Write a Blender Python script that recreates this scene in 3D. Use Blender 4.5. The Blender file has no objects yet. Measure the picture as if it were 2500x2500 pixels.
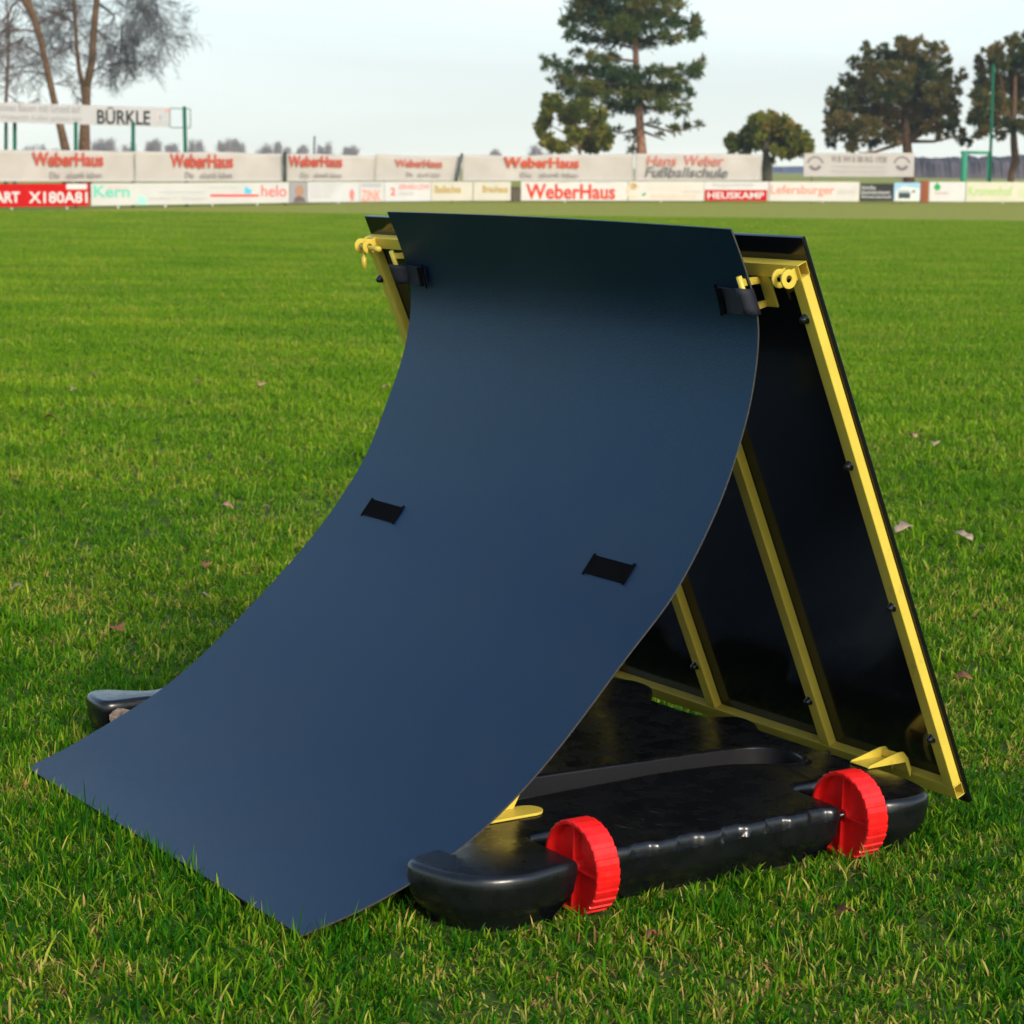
import bpy, bmesh, math, random
import numpy as np
from mathutils import Vector, Matrix
random.seed(7); rng = np.random.default_rng(7)
S = bpy.context.scene; COL = S.collection

# ------------------------------------------------------------ camera, light, exposure
F, PITCH, ROLL, CH = 5498.0, 0.1524, 0.0108, 1.2          # focal in px of a 2500 px frame
C3 = np.array([0.0, 0.0, CH])
_fw = np.array([0, math.cos(PITCH), -math.sin(PITCH)]); _rt = np.array([1.0, 0, 0]); _up = np.cross(_rt, _fw)
RV = math.cos(ROLL)*_rt + math.sin(ROLL)*_up; UV = -math.sin(ROLL)*_rt + math.cos(ROLL)*_up
cd = bpy.data.cameras.new('camera'); cam = bpy.data.objects.new('camera', cd); COL.objects.link(cam)
cd.sensor_width = 36; cd.lens = 36*F/2500; cd.clip_start = .05; cd.clip_end = 6000
cam.matrix_world = Matrix(((RV[0], UV[0], -_fw[0], 0), (RV[1], UV[1], -_fw[1], 0), (RV[2], UV[2], -_fw[2], CH), (0, 0, 0, 1)))
cd.dof.use_dof = True; cd.dof.focus_distance = 3.9; cd.dof.aperture_fstop = 12.5
S.camera = cam
SUN_EL, SUN_AZ = math.radians(25), math.radians(150)      # azimuth clockwise from +Y
w = bpy.data.worlds.new('World'); S.world = w; w.use_nodes = True
nt = w.node_tree; bg = nt.nodes['Background']
sky = nt.nodes.new('ShaderNodeTexSky'); sky.sky_type = 'NISHITA'; sky.sun_disc = False
sky.sun_elevation = SUN_EL; sky.sun_rotation = SUN_AZ; sky.air_density = 1.0; sky.dust_density = 1.5; sky.ozone_density = 1.5
tc = nt.nodes.new('ShaderNodeTexCoord'); sp = nt.nodes.new('ShaderNodeSeparateXYZ'); nt.links.new(tc.outputs['Generated'], sp.inputs[0])
veil = nt.nodes.new('ShaderNodeMapRange'); veil.inputs[1].default_value = 0.08; veil.inputs[2].default_value = .48
veil.inputs[3].default_value = .96; veil.inputs[4].default_value = .04; nt.links.new(sp.outputs[2], veil.inputs[0])
mp = nt.nodes.new('ShaderNodeMapping'); mp.inputs['Scale'].default_value = (1.2, 1.2, 9); nt.links.new(tc.outputs['Generated'], mp.inputs[0])
cn = nt.nodes.new('ShaderNodeTexNoise'); cn.inputs['Scale'].default_value = 2.2; cn.inputs['Detail'].default_value = 5; cn.inputs['Distortion'].default_value = .6
nt.links.new(mp.outputs[0], cn.inputs['Vector'])
cr = nt.nodes.new('ShaderNodeMapRange'); cr.inputs[1].default_value = .35; cr.inputs[2].default_value = .7; cr.inputs[3].default_value = .90; cr.inputs[4].default_value = 1.07
nt.links.new(cn.outputs[0], cr.inputs[0])
vc = nt.nodes.new('ShaderNodeMixRGB'); vc.inputs[1].default_value = (4.05, 5.5, 6.05, 1); vc.inputs[2].default_value = (5.85, 6.0, 5.25, 1)
hz = nt.nodes.new('ShaderNodeMapRange'); hz.inputs[1].default_value = .0; hz.inputs[2].default_value = .12; hz.inputs[3].default_value = 1; hz.inputs[4].default_value = 0.15
nt.links.new(sp.outputs[2], hz.inputs[0]); nt.links.new(hz.outputs[0], vc.inputs[0])
vm = nt.nodes.new('ShaderNodeMixRGB'); vm.blend_type = 'MULTIPLY'; vm.inputs[0].default_value = 1
nt.links.new(vc.outputs[0], vm.inputs[1]); nt.links.new(cr.outputs[0], vm.inputs[2])
mx = nt.nodes.new('ShaderNodeMixRGB'); nt.links.new(veil.outputs[0], mx.inputs[0]); nt.links.new(sky.outputs[0], mx.inputs[1]); nt.links.new(vm.outputs[0], mx.inputs[2])
nt.links.new(mx.outputs[0], bg.inputs[0]); bg.inputs[1].default_value = .15
sd = bpy.data.lights.new('sun', 'SUN'); sd.energy = 2.0; sd.angle = math.radians(18); sd.color = (1, .91, .78)
so = bpy.data.objects.new('sun', sd); COL.objects.link(so)
sv = Vector((math.sin(SUN_AZ)*math.cos(SUN_EL), math.cos(SUN_AZ)*math.cos(SUN_EL), math.sin(SUN_EL)))
so.rotation_euler = sv.to_track_quat('Z', 'Y').to_euler(); so.location = (20, -20, 30)
S.view_settings.view_transform = 'Standard'; S.view_settings.look = 'None'; S.view_settings.gamma = 1
S.view_settings.use_curve_mapping = False; S.view_settings.exposure = 0.6
S.render.engine = 'CYCLES'; S.render.resolution_x = S.render.resolution_y = 1024

# ------------------------------------------------------------ helpers
def bp(px, py, Y):                                        # photograph pixel + distance -> place
    r = _fw + RV*(px-1250)/F - UV*(py-1250)/F
    return C3 + r*(Y/r[1])
def tag(o, label=None, cat=None, group=None, kind=None):
    if label: o['label'] = label
    if cat: o['category'] = cat
    if group: o['group'] = group
    if kind: o['kind'] = kind
    return o
def empty(name, loc=(0, 0, 0), rz=0.0):
    o = bpy.data.objects.new(name, None); COL.objects.link(o); o.location = loc; o.rotation_euler = (0, 0, rz); o.empty_display_size = .2
    return o
def link(name, me, mats, parent=None, smooth=False):
    if isinstance(me, bmesh.types.BMesh):
        b = me; me = bpy.data.meshes.new(name); b.to_mesh(me); b.free()
    me.name = name
    for m in (mats if isinstance(mats, (list, tuple)) else [mats]): me.materials.append(m)
    if smooth: me.shade_smooth()
    o = bpy.data.objects.new(name, me); COL.objects.link(o)
    if parent: o.parent = parent
    return o
def pymesh(name, verts, faces, mats, parent=None, smooth=False, mi=None):
    me = bpy.data.meshes.new(name); me.from_pydata([tuple(map(float, v)) for v in verts], [], faces); me.update()
    o = link(name, me, mats, parent, smooth)
    if mi is not None: me.polygons.foreach_set('material_index', mi)
    return o
def bigmesh(name, V, Q, mats, parent=None, attr=None):    # fast quad mesh from numpy
    me = bpy.data.meshes.new(name); n = len(Q); k = Q.shape[1]
    me.vertices.add(len(V)); me.vertices.foreach_set('co', V.astype(np.float32).ravel())
    me.loops.add(n*k); me.loops.foreach_set('vertex_index', Q.astype(np.int32).ravel())
    me.polygons.add(n); me.polygons.foreach_set('loop_start', np.arange(n, dtype=np.int32)*k)
    try: me.polygons.foreach_set('loop_total', np.full(n, k, np.int32))
    except Exception: pass
    me.update(calc_edges=True)
    if attr is not None:
        for an, av in attr.items():
            a = me.attributes.new(an, 'FLOAT', 'POINT'); a.data.foreach_set('value', av.astype(np.float32))
    return link(name, me, mats, parent)
def box(bm, lo, hi, f=None):
    vs = [bm.verts.new((f(x, y, z) if f else (x, y, z))) for x in (lo[0], hi[0]) for y in (lo[1], hi[1]) for z in (lo[2], hi[2])]
    fs = [bm.faces.new([vs[i] for i in q]) for q in ((0, 1, 3, 2), (4, 6, 7, 5), (0, 4, 5, 1), (2, 3, 7, 6), (0, 2, 6, 4), (1, 5, 7, 3))]
    bmesh.ops.recalc_face_normals(bm, faces=fs); return fs
def bevel(o, wd=.0015, seg=2):
    m = o.modifiers.new('bevel', 'BEVEL'); m.width = wd; m.segments = seg; m.limit_method = 'ANGLE'; m.angle_limit = math.radians(35)
    o.data.shade_smooth(); n = o.modifiers.new('wn', 'WEIGHTED_NORMAL'); n.keep_sharp = True
    return o
def tube(bm, pts, rad, seg=8, cap=True):
    pts = [Vector(p) for p in pts]; rad = rad if isinstance(rad, (list, tuple)) else [rad]*len(pts); rings = []
    prev = None
    for i, p in enumerate(pts):
        t = (pts[min(i+1, len(pts)-1)]-pts[max(i-1, 0)]).normalized()
        if prev is None: a = t.orthogonal().normalized()
        else:
            a = (prev - t*prev.dot(t)); a = a.normalized() if a.length > 1e-6 else t.orthogonal().normalized()
        prev = a; b = t.cross(a)
        rings.append([bm.verts.new(p+(a*math.cos(2*math.pi*k/seg)+b*math.sin(2*math.pi*k/seg))*rad[i]) for k in range(seg)])
    for A, B in zip(rings[:-1], rings[1:]):
        for k in range(seg): bm.faces.new((A[k], A[(k+1) % seg], B[(k+1) % seg], B[k]))
    if cap: bm.faces.new(rings[0][::-1]); bm.faces.new(rings[-1])
def prism(bm, poly, mapf, t0, t1):                        # extrude a 2D polygon; mapf(a, b, t)
    A = [bm.verts.new(mapf(a, b, t0)) for a, b in poly]; B = [bm.verts.new(mapf(a, b, t1)) for a, b in poly]; n = len(poly)
    fs = [bm.faces.new(A[::-1]), bm.faces.new(B)] + [bm.faces.new((A[i], A[(i+1) % n], B[(i+1) % n], B[i])) for i in range(n)]
    bmesh.ops.recalc_face_normals(bm, faces=fs); return fs

def inside(u, v, poly):
    c = np.zeros(len(u), bool); j = len(poly)-1
    for i in range(len(poly)):
        a, b = poly[i], poly[j]
        with np.errstate(divide='ignore', invalid='ignore'):
            k = ((a[1] > v) != (b[1] > v)) & (u < (b[0]-a[0])*(v-a[1])/(b[1]-a[1]+1e-12)+a[0])
        c ^= k; j = i
    return c

# ------------------------------------------------------------ materials
def mat(name, col, rough=.5, spec=.5, var=0.0, vscale=30, bump=0.0, bscale=200, coat=0, metal=0, rvar=0.0, col2=None, detail=4):
    m = bpy.data.materials.new(name); m.use_nodes = True; t = m.node_tree; b = t.nodes['Principled BSDF']
    b.inputs['Base Color'].default_value = (*col, 1); b.inputs['Roughness'].default_value = rough
    b.inputs['Specular IOR Level'].default_value = spec; b.inputs['Metallic'].default_value = metal
    if coat: b.inputs['Coat Weight'].default_value = coat; b.inputs['Coat Roughness'].default_value = .12
    co = t.nodes.new('ShaderNodeTexCoord')
    if var or col2 or rvar:
        n = t.nodes.new('ShaderNodeTexNoise'); n.inputs['Scale'].default_value = vscale; n.inputs['Detail'].default_value = detail
        t.links.new(co.outputs['Object'], n.inputs['Vector'])
        r = t.nodes.new('ShaderNodeMapRange'); r.inputs[1].default_value = .3; r.inputs[2].default_value = .7; t.links.new(n.outputs[0], r.inputs[0])
        if var or col2:
            c = t.nodes.new('ShaderNodeMixRGB'); c.inputs[1].default_value = (*[x*(1-var) for x in col], 1)
            c.inputs[2].default_value = (*(col2 or [min(1, x*(1+var)) for x in col]), 1)
            t.links.new(r.outputs[0], c.inputs[0]); t.links.new(c.outputs[0], b.inputs['Base Color'])
        if rvar:
            q = t.nodes.new('ShaderNodeMapRange'); q.inputs[3].default_value = rough-rvar; q.inputs[4].default_value = rough+rvar
            t.links.new(r.outputs[0], q.inputs[0]); t.links.new(q.outputs[0], b.inputs['Roughness'])
    if bump:
        n = t.nodes.new('ShaderNodeTexNoise'); n.inputs['Scale'].default_value = bscale; n.inputs['Detail'].default_value = 3
        t.links.new(co.outputs['Object'], n.inputs['Vector'])
        u = t.nodes.new('ShaderNodeBump'); u.inputs['Strength'].default_value = bump; u.inputs['Distance'].default_value = .002
        t.links.new(n.outputs[0], u.inputs['Height']); t.links.new(u.outputs[0], b.inputs['Normal'])
    return m
M = {}
M['yellow'] = mat('yellow_paint', (.70, .53, .065), .38, .5, var=.06, vscale=14, bump=.12, bscale=260, rvar=.06)
M['panel'] = mat('gloss_black_panel', (.004, .004, .0045), .13, .5, bump=.02, bscale=8, rvar=.04, vscale=6)
M['plastic'] = mat('black_plastic', (.0042, .0046, .006), .27, .65, var=.2, vscale=25, bump=.07, bscale=60, rvar=.08, detail=5)
M['recess'] = mat('dimmed_recess_plastic', (.0035, .0035, .005), .65, .2, var=.3, vscale=80)  # darker, duller copy of the plastic: shade in the slot put into the colour
M['red'] = mat('red_plastic', (.80, .010, .008), .42, .45, var=.12, vscale=55, bump=.2, bscale=150, rvar=.10, detail=7)
M['matf'] = mat('sky_tinted_black_foam', (.0009, .0090, .031), .37, .56, var=.5, vscale=260, bump=.35, bscale=520, rvar=.05, detail=6)
M['matf'].node_tree.nodes['Principled BSDF'].inputs['Specular Tint'].default_value = (.16, .60, 1, 1)  # black mat: the sky's blue reflection put into its tint and base colour
M['matedge'] = mat('foam_edge', (.05, .046, .04), .8, .3, var=.5, vscale=300)
def dirt(m, col, scale, lo, hi, amt, rough=.85):
    t = m.node_tree; N, L = t.nodes, t.links; b = N['Principled BSDF']; co = N.new('ShaderNodeTexCoord'); n = N.new('ShaderNodeTexNoise'); n.inputs['Scale'].default_value = scale; n.inputs['Detail'].default_value = 9; n.inputs['Roughness'].default_value = .65
    L.new(co.outputs['Object'], n.inputs['Vector']); r = N.new('ShaderNodeMapRange'); r.inputs[1].default_value = lo; r.inputs[2].default_value = hi; r.inputs[4].default_value = amt; L.new(n.outputs[0], r.inputs[0])
    for sock, val in (('Base Color', col), ('Roughness', rough)):
        c = N.new('ShaderNodeMixRGB'); L.new(r.outputs[0], c.inputs[0]); i = b.inputs[sock]
        if i.links: L.new(i.links[0].from_socket, c.inputs[1])
        else: c.inputs[1].default_value = tuple(i.default_value) if sock == 'Base Color' else (i.default_value,)*3+(1,)
        c.inputs[2].default_value = (*val, 1) if sock == 'Base Color' else (val,)*3+(1,); L.new(c.outputs[0], i)
dirt(M['matf'], (.03, .035, .04), 2.2, .45, .75, .35, .55); dirt(M['matf'], (.10, .10, .09), 34, .70, .80, .5, .8)
dirt(M['red'], (.16, .05, .02), 22, .58, .72, .55); dirt(M['plastic'], (.014, .013, .013), 5, .45, .85, .30, .42); dirt(M['plastic'], (.08, .07, .05), 70, .74, .80, .5, .8)
dirt(M['yellow'], (.30, .20, .06), 16, .62, .74, .6, .6)
M['velcro'] = mat('black_webbing', (.0015, .0015, .002), .9, .06, bump=.8, bscale=700)
M['webbing'] = mat('navy_webbing', (.016, .018, .028), .6, .4, bump=.8, bscale=500)
M['bolt'] = mat('black_bolt', (.008, .008, .008), .2, .6)
M['dark'] = mat('dark_inside', (.006, .006, .005), .7, .3)
M['steel'] = mat('steel', (.5, .5, .5), .25, .5, metal=1)

# ------------------------------------------------------------ ground
def sstep(t): t = np.clip(t, 0, 1); return t*t*(3-2*t)
def gz(x, y): return -.23*sstep((-x-1)/15.0)*sstep((np.asarray(y)-40)/24.0) if True else 0
DRY0, DRY1 = 30., 52.
def grass_color(t, blade):
    """colour of turf in world space: green near, drier strip at the far touchline"""
    N = t.nodes; L = t.links
    g = N.new('ShaderNodeNewGeometry'); s = N.new('ShaderNodeSeparateXYZ'); L.new(g.outputs['Position'], s.inputs[0])
    big = N.new('ShaderNodeTexNoise'); big.inputs['Scale'].default_value = .9; big.inputs['Detail'].default_value = 5; L.new(g.outputs['Position'], big.inputs['Vector'])
    mid = N.new('ShaderNodeTexNoise'); mid.inputs['Scale'].default_value = 7; mid.inputs['Detail'].default_value = 4; L.new(g.outputs['Position'], mid.inputs['Vector'])
    dry = N.new('ShaderNodeMapRange'); dry.inputs[1].default_value = 4; dry.inputs[2].default_value = 50; L.new(s.outputs[1], dry.inputs[0])
    return g, s, big, mid, dry
def ground_material():
    m = bpy.data.materials.new('turf_ground'); m.use_nodes = True; t = m.node_tree; N = t.nodes; L = t.links; b = N['Principled BSDF']
    g, s, big, mid, dry = grass_color(t, False)
    fine = N.new('ShaderNodeTexNoise'); fine.inputs['Scale'].default_value = 45; fine.inputs['Detail'].default_value = 6; L.new(g.outputs['Position'], fine.inputs['Vector'])
    r1 = N.new('ShaderNodeValToRGB'); r1.color_ramp.elements[0].position = .35; r1.color_ramp.elements[1].position = .68
    r1.color_ramp.elements[0].color = (.030, .060, .008, 1); r1.color_ramp.elements[1].color = (.09, .13, .018, 1); L.new(fine.outputs[0], r1.inputs[0])
    r2 = N.new('ShaderNodeValToRGB'); r2.color_ramp.elements[0].position = .3; r2.color_ramp.elements[1].position = .7
    r2.color_ramp.elements[0].color = (.25, .265, .030, 1); r2.color_ramp.elements[1].color = (.38, .36, .055, 1); L.new(mid.outputs[0], r2.inputs[0])
    far = N.new('ShaderNodeMapRange'); far.inputs[1].default_value = 12; far.inputs[2].default_value = 40; L.new(s.outputs[1], far.inputs[0])
    c = N.new('ShaderNodeMixRGB'); L.new(far.outputs[0], c.inputs[0]); L.new(r1.outputs[0], c.inputs[1]); L.new(r2.outputs[0], c.inputs[2])
    L.new(c.outputs[0], b.inputs['Base Color']); b.inputs['Roughness'].default_value = .9; b.inputs['Specular IOR Level'].default_value = .15
    bu = N.new('ShaderNodeBump'); bu.inputs['Strength'].default_value = .6; bu.inputs['Distance'].default_value = .01; L.new(fine.outputs[0], bu.inputs['Height']); L.new(bu.outputs[0], b.inputs['Normal'])
    return m
def blade_material():
    m = bpy.data.materials.new('grass_blades'); m.use_nodes = True; t = m.node_tree; N = t.nodes; L = t.links; b = N['Principled BSDF']
    g, s, big, mid, dry = grass_color(t, True)
    a = N.new('ShaderNodeAttribute'); a.attribute_name = 'rnd'
    r = N.new('ShaderNodeValToRGB'); e = r.color_ramp; e.elements[0].position = 0; e.elements[0].color = (.008, .080, .001, 1)
    e.elements[1].position = 1; e.elements[1].color = (.34, .20, .075, 1)
    for p, c in ((.25, (.022, .140, .001)), (.5, (.075, .215, .002)), (.70, (.18, .29, .008)), (.82, (.32, .37, .030)), (.88, (.50, .44, .12)), (.95, (.55, .38, .14))):
        q = e.elements.new(p); q.color = (*c, 1)
    # patches: shift the random value with world-space noise
    ad = N.new('ShaderNodeMath'); ad.operation = 'MULTIPLY_ADD'; ad.inputs[1].default_value = 1.1; ad.inputs[2].default_value = -.54; L.new(mid.outputs[0], ad.inputs[0])
    ad2 = N.new('ShaderNodeMath'); ad2.operation = 'MULTIPLY_ADD'; ad2.inputs[1].default_value = .9; ad2.inputs[2].default_value = -.44; L.new(big.outputs[0], ad2.inputs[0])
    sm = N.new('ShaderNodeMath'); L.new(ad.outputs[0], sm.inputs[0]); L.new(ad2.outputs[0], sm.inputs[1])
    sm2 = N.new('ShaderNodeMath'); L.new(sm.outputs[0], sm2.inputs[0]); L.new(a.outputs['Fac'], sm2.inputs[1])
    dr = N.new('ShaderNodeMath'); dr.operation = 'MULTIPLY_ADD'; dr.inputs[1].default_value = .16; L.new(dry.outputs[0], dr.inputs[0]); L.new(sm2.outputs[0], dr.inputs[2])
    dr.use_clamp = True; L.new(dr.outputs[0], r.inputs[0])
    yf = N.new('ShaderNodeMapRange'); yf.inputs[1].default_value = 3.6; yf.inputs[2].default_value = 11; yf.inputs[4].default_value = .50; L.new(s.outputs[1], yf.inputs[0])
    ym = N.new('ShaderNodeMixRGB'); ym.inputs[2].default_value = (.205, .355, .008, 1); L.new(yf.outputs[0], ym.inputs[0]); L.new(r.outputs[0], ym.inputs[1])  # lighter and yellower with distance: sunlit blade tips put into the colour
    mpp = N.new('ShaderNodeMapping'); mpp.inputs['Scale'].default_value = (.45, 1.1, 1); L.new(g.outputs['Position'], mpp.inputs[0])
    pn = N.new('ShaderNodeTexNoise'); pn.inputs['Scale'].default_value = 1.0; pn.inputs['Detail'].default_value = 6; pn.inputs['Roughness'].default_value = .6; L.new(mpp.outputs[0], pn.inputs['Vector'])
    pr = N.new('ShaderNodeMapRange'); pr.inputs[1].default_value = .32; pr.inputs[2].default_value = .68; pr.inputs[3].default_value = 0; pr.inputs[4].default_value = 1; L.new(pn.outputs[0], pr.inputs[0])
    pc = N.new('ShaderNodeMixRGB'); pc.inputs[1].default_value = (.74, .92, .72, 1); pc.inputs[2].default_value = (1.42, 1.28, 1.05, 1); L.new(pr.outputs[0], pc.inputs[0])
    y0_ = ym; ym = N.new('ShaderNodeMixRGB'); ym.blend_type = 'MULTIPLY'; ym.inputs[0].default_value = 1; L.new(y0_.outputs[0], ym.inputs[1]); L.new(pc.outputs[0], ym.inputs[2])
    L.new(ym.outputs[0], b.inputs['Base Color']); b.inputs['Roughness'].default_value = .55; b.inputs['Specular IOR Level'].default_value = .12
    tr = N.new('ShaderNodeBsdfTranslucent'); L.new(ym.outputs[0], tr.inputs[0]); ms = N.new('ShaderNodeMixShader'); ms.inputs[0].default_value = .35
    L.new(b.outputs[0], ms.inputs[1]); L.new(tr.outputs[0], ms.inputs[2]); L.new(ms.outputs[0], N['Material Output'].inputs[0])
    return m
MG, MB_ = ground_material(), blade_material()
xs = np.concatenate([np.linspace(-1500, -60, 12), np.linspace(-50, 50, 101), np.linspace(60, 1500, 12)])
ys = np.concatenate([[-300, -60, -10], np.linspace(0, 110, 111), [140, 200, 300, 500, 900, 1600, 3000]])
gx, gy = np.meshgrid(xs, ys); V = np.stack([gx.ravel(), gy.ravel(), gz(gx.ravel(), gy.ravel())], 1)
nx, ny = len(xs), len(ys); ii, jj = np.meshgrid(np.arange(nx-1), np.arange(ny-1)); k0 = (jj*nx+ii).ravel()
g = bigmesh('ground', V, np.stack([k0, k0+1, k0+nx+1, k0+nx], 1), MG); g.data.shade_smooth()
tag(g, 'flat winter sports pitch of short turf reaching the horizon', 'ground', kind='structure')

# ------------------------------------------------------------ rebounder frame of reference
TH = .9908; ct, st = math.cos(TH), math.sin(TH); OX, OY = -.3199, 3.3475
VB, ZB, VT, ZT = 1.3555, .0453, .9103, 1.0865; LP = math.hypot(VT-VB, ZT-ZB); TV, TZ = (VT-VB)/LP, (ZT-ZB)/LP
def P(u, h, o): return (u, VB+TV*h-TZ*o, ZB+TZ*h+TV*o)   # panel coordinates: across, up the panel, off its face
REp = [(.813,1.099),(.818,1.093),(.832,1.063),(.849,1.025),(.866,.990),(.878,.955),(.880,.931),(.8795,.902),(.876,.873),(.872,.844),(.868,.817),(.861,.789),(.852,.76),(.842,.731),(.829,.696),(.814,.657),(.798,.627),(.776,.587),(.746,.538),(.722,.504),(.701,.475),(.661,.437),(.61,.388),(.556,.331),(.524,.298),(.482,.256),(.435,.213),(.402,.187),(.371,.163),(.332,.137),(.304,.12),(.28,.106),(.192,.068),(.143,.052),(.105,.041),(.022,.023),(.0,.019)]
LEp = [(.817,1.102),(.835,1.065),(.853,1.025),(.870,.980),(.879,.935),(.880,.91),(.873,.871),(.868,.843),(.861,.806),(.848,.772),(.832,.734),(.813,.691),(.794,.645),(.773,.597),(.75,.563),(.724,.527),(.68,.471),(.63,.418),(.577,.367),(.53,.325),(.482,.285),(.416,.227),(.355,.182),(.296,.142),(.264,.125),(.20,.096),(.139,.069),(.07,.038),(0.,.018)]
def resample(p, n, it=6):
    p = np.array(p); d = np.r_[0, np.cumsum(np.hypot(*np.diff(p, axis=0).T))]; s = np.linspace(0, d[-1], n)
    q = np.stack([np.interp(s, d, p[:, 0]), np.interp(s, d, p[:, 1])], 1)
    for _ in range(it): q[1:-1] = .5*q[1:-1]+.25*(q[:-2]+q[2:])
    return q
NR = 110; RP, LPf = resample(REp, NR, 10), resample(LEp, NR, 14); UM = -1.1535
def mat_pt(u, k, off=0.0):                                # k = 0..NR-1 down the mat
    k = min(max(k, 0), NR-1.001); i = int(k); f = k-i; a = u/UM
    q = (1-a)*((1-f)*RP[i]+f*RP[i+1])+a*((1-f)*LPf[i]+f*LPf[i+1])
    j = min(max(i, 1), NR-2); d = (1-a)*(RP[j+1]-RP[j-1])+a*(LPf[j+1]-LPf[j-1]); d = d/np.hypot(*d)
    n = np.array([d[1], -d[0]])                           # towards the front / up
    return np.array([u, q[0]+n[0]*off, q[1]+n[1]*off])
def k_at_z(u, z):
    zz = np.array([mat_pt(u, k)[2] for k in range(NR)]); return float(np.interp(-z, -zz, np.arange(NR)))

root = empty('rebound_board', (OX, OY, 0), -TH)
tag(root, 'wheeled ball rebounder with yellow frame, glossy black tilted panel and black plastic base', 'rebounder')
# panel
bm = bmesh.new(); box(bm, (-1.416, 0, -.009), (.068, LP, 0), P); bevel(link('panel', bm, M['panel'], root), .0012, 2)
def tubebar(name, lo, hi, openend=None, parent=None):
    bm = bmesh.new(); fs = box(bm, lo, hi, P)
    if openend is not None:
        bm.normal_update()
        cands = sorted(fs, key=lambda f: f.calc_center_median().x)
        for f in ([cands[-1], cands[0]]):
            r = bmesh.ops.inset_region(bm, faces=[f], thickness=.0022)
            nn = f.normal.copy(); 
            ex = bmesh.ops.extrude_face_region(bm, geom=[f]); vs = [v for v in ex['geom'] if isinstance(v, bmesh.types.BMVert)]
            bmesh.ops.translate(bm, verts=vs, vec=-nn*.05); bmesh.ops.delete(bm, geom=[f], context='FACES_ONLY') if f.is_valid else None
    o = link(name, bm, M['yellow'], parent or root); bevel(o, .0018, 2); return o
T = .021
tubebar('top_rail', (-1.412, 1.066, .0005), (.0635, 1.091, T), 1)
tubebar('bottom_rail', (-1.412, .020, .0005), (.0635, .046, T), 1)
BARS = [(-1.411, -1.384), (-1.036, -1.009), (-.671, -.643), (-.309, -.281), (.0355, .063)]
for i, (a, b) in enumerate(BARS):
    tubebar('bar', (a, .0462, .001), (b, 1.0658, T-.0005 if i not in (0, 4) else T+.0002))
# bolts on the bars
def bolt(u, h, r=.0075, name='bolt', par=None, o0=T):
    bm = bmesh.new(); seg = 12; prev = None
    for rr, oo in ((r*1.25, 0), (r*1.25, .002), (r, .0025), (r*.95, .008), (r*.6, .0115), (.0001, .0122)):
        ring = [bm.verts.new(P(u+rr*math.cos(2*math.pi*k/seg), h+rr*math.sin(2*math.pi*k/seg), o0+oo)) for k in range(seg)]
        if prev:
            for k in range(seg): bm.faces.new((prev[k], prev[(k+1) % seg], ring[(k+1) % seg], ring[k]))
        prev = ring
    bm.faces.new(prev); bmesh.ops.recalc_face_normals(bm, faces=bm.faces); return link(name, bm, M['bolt'], par or root, True)
for (a, b) in (BARS[0], BARS[4]):
    for h in (.992, .711, .426, .148): bolt((a+b)/2-.006, h)
for (a, b) in BARS[1:4]:
    for h in (.148, .60): bolt(a+.010, h) if (h < .3) else None
bolt(-.288, .033, .003)
# hinge eyes at the top corners
def eye(u0, u1, ch, co, r, hole, name='hinge_eye', tang=True):
    bm = bmesh.new(); n = 28
    def pf(a, b, t): return P(t, a, b)
    outer = [(ch+r*math.cos(t), co+r*math.sin(t)) for t in [2*math.pi*k/n for k in range(n)]]
    inner = [(ch+hole*math.cos(t), co+hole*math.sin(t)) for t in [2*math.pi*k/n for k in range(n)]]
    rings = [[bm.verts.new(pf(a, b, u)) for a, b in ring] for u, ring in ((u0, outer), (u1, outer), (u1, inner), (u0, inner))]
    for q in range(4):
        A, B = rings[q], rings[(q+1) % 4]
        for k in range(n): bm.faces.new((A[k], A[(k+1) % n], B[(k+1) % n], B[k]))
    bmesh.ops.recalc_face_normals(bm, faces=bm.faces)
    if tang: box(bm, (u0+.0005, ch-r*.55, T-.006), (u1-.0005, ch+r*.75, co-r*.72), P)
    return bevel(link(name, bm, M['yellow'], root), .0006, 1)
for u in (.027, .051): eye(u, u+.0042, 1.074, T+.018, .0165, .0062)
for u in (-1.402, -1.366): eye(u, u+.0042, 1.080, T+.020, .0165, .0062)
bm = bmesh.new(); tube(bm, [P(-1.412, 1.079, T+.020), P(-1.352, 1.077, T+.021), P(-1.335, 1.076, T+.021), P(-1.32, 1.075, T+.021)], [.0048, .0048, .0065, .0062], 10); hp_ = Vector(P(-1.376, 1.078, T+.027)); tube(bm, [hp_, hp_-Vector((0, 0, .018)), hp_-Vector((0, 0, .020)), hp_-Vector((0, 0, .044))], [.0035, .0035, .0062, .0062], 10)
link('hinge_pin', bm, M['yellow'], root, True)
# strap brackets hanging below the top rail
def bracket(up, ur, sgn):
    bm = bmesh.new(); w2 = .0145
    box(bm, (up-w2, 1.006, .012), (up+w2, 1.0655, .0165), P)
    def arm(h0, h1, hh, oend):
        prism(bm, [(up-w2*sgn, .0165), (up-w2*sgn+.004*sgn, .0165), (ur+.002*sgn, oend), (ur-.006*sgn, oend+.004), (ur-.009*sgn, oend-.001)], lambda a, b, t: P(a, h0+(h1-h0)*min(max((b-.0165)/(oend-.0165), 0), 1)+t, b), 0, hh)
    arm(1.050, 1.085, .013, .098); arm(1.007, 1.037, .012, .097)
    o = bevel(link('strap_bracket', bm, M['yellow'], root), .001, 2)
    bm = bmesh.new(); tube(bm, [P(ur-.003*sgn, 1.103, .099), P(ur-.003*sgn, 1.07, .0995), P(ur-.003*sgn, 1.037, .098)], .0052, 10)
    link('bracket_rod', bm, M['yellow'], o, True)
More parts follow.
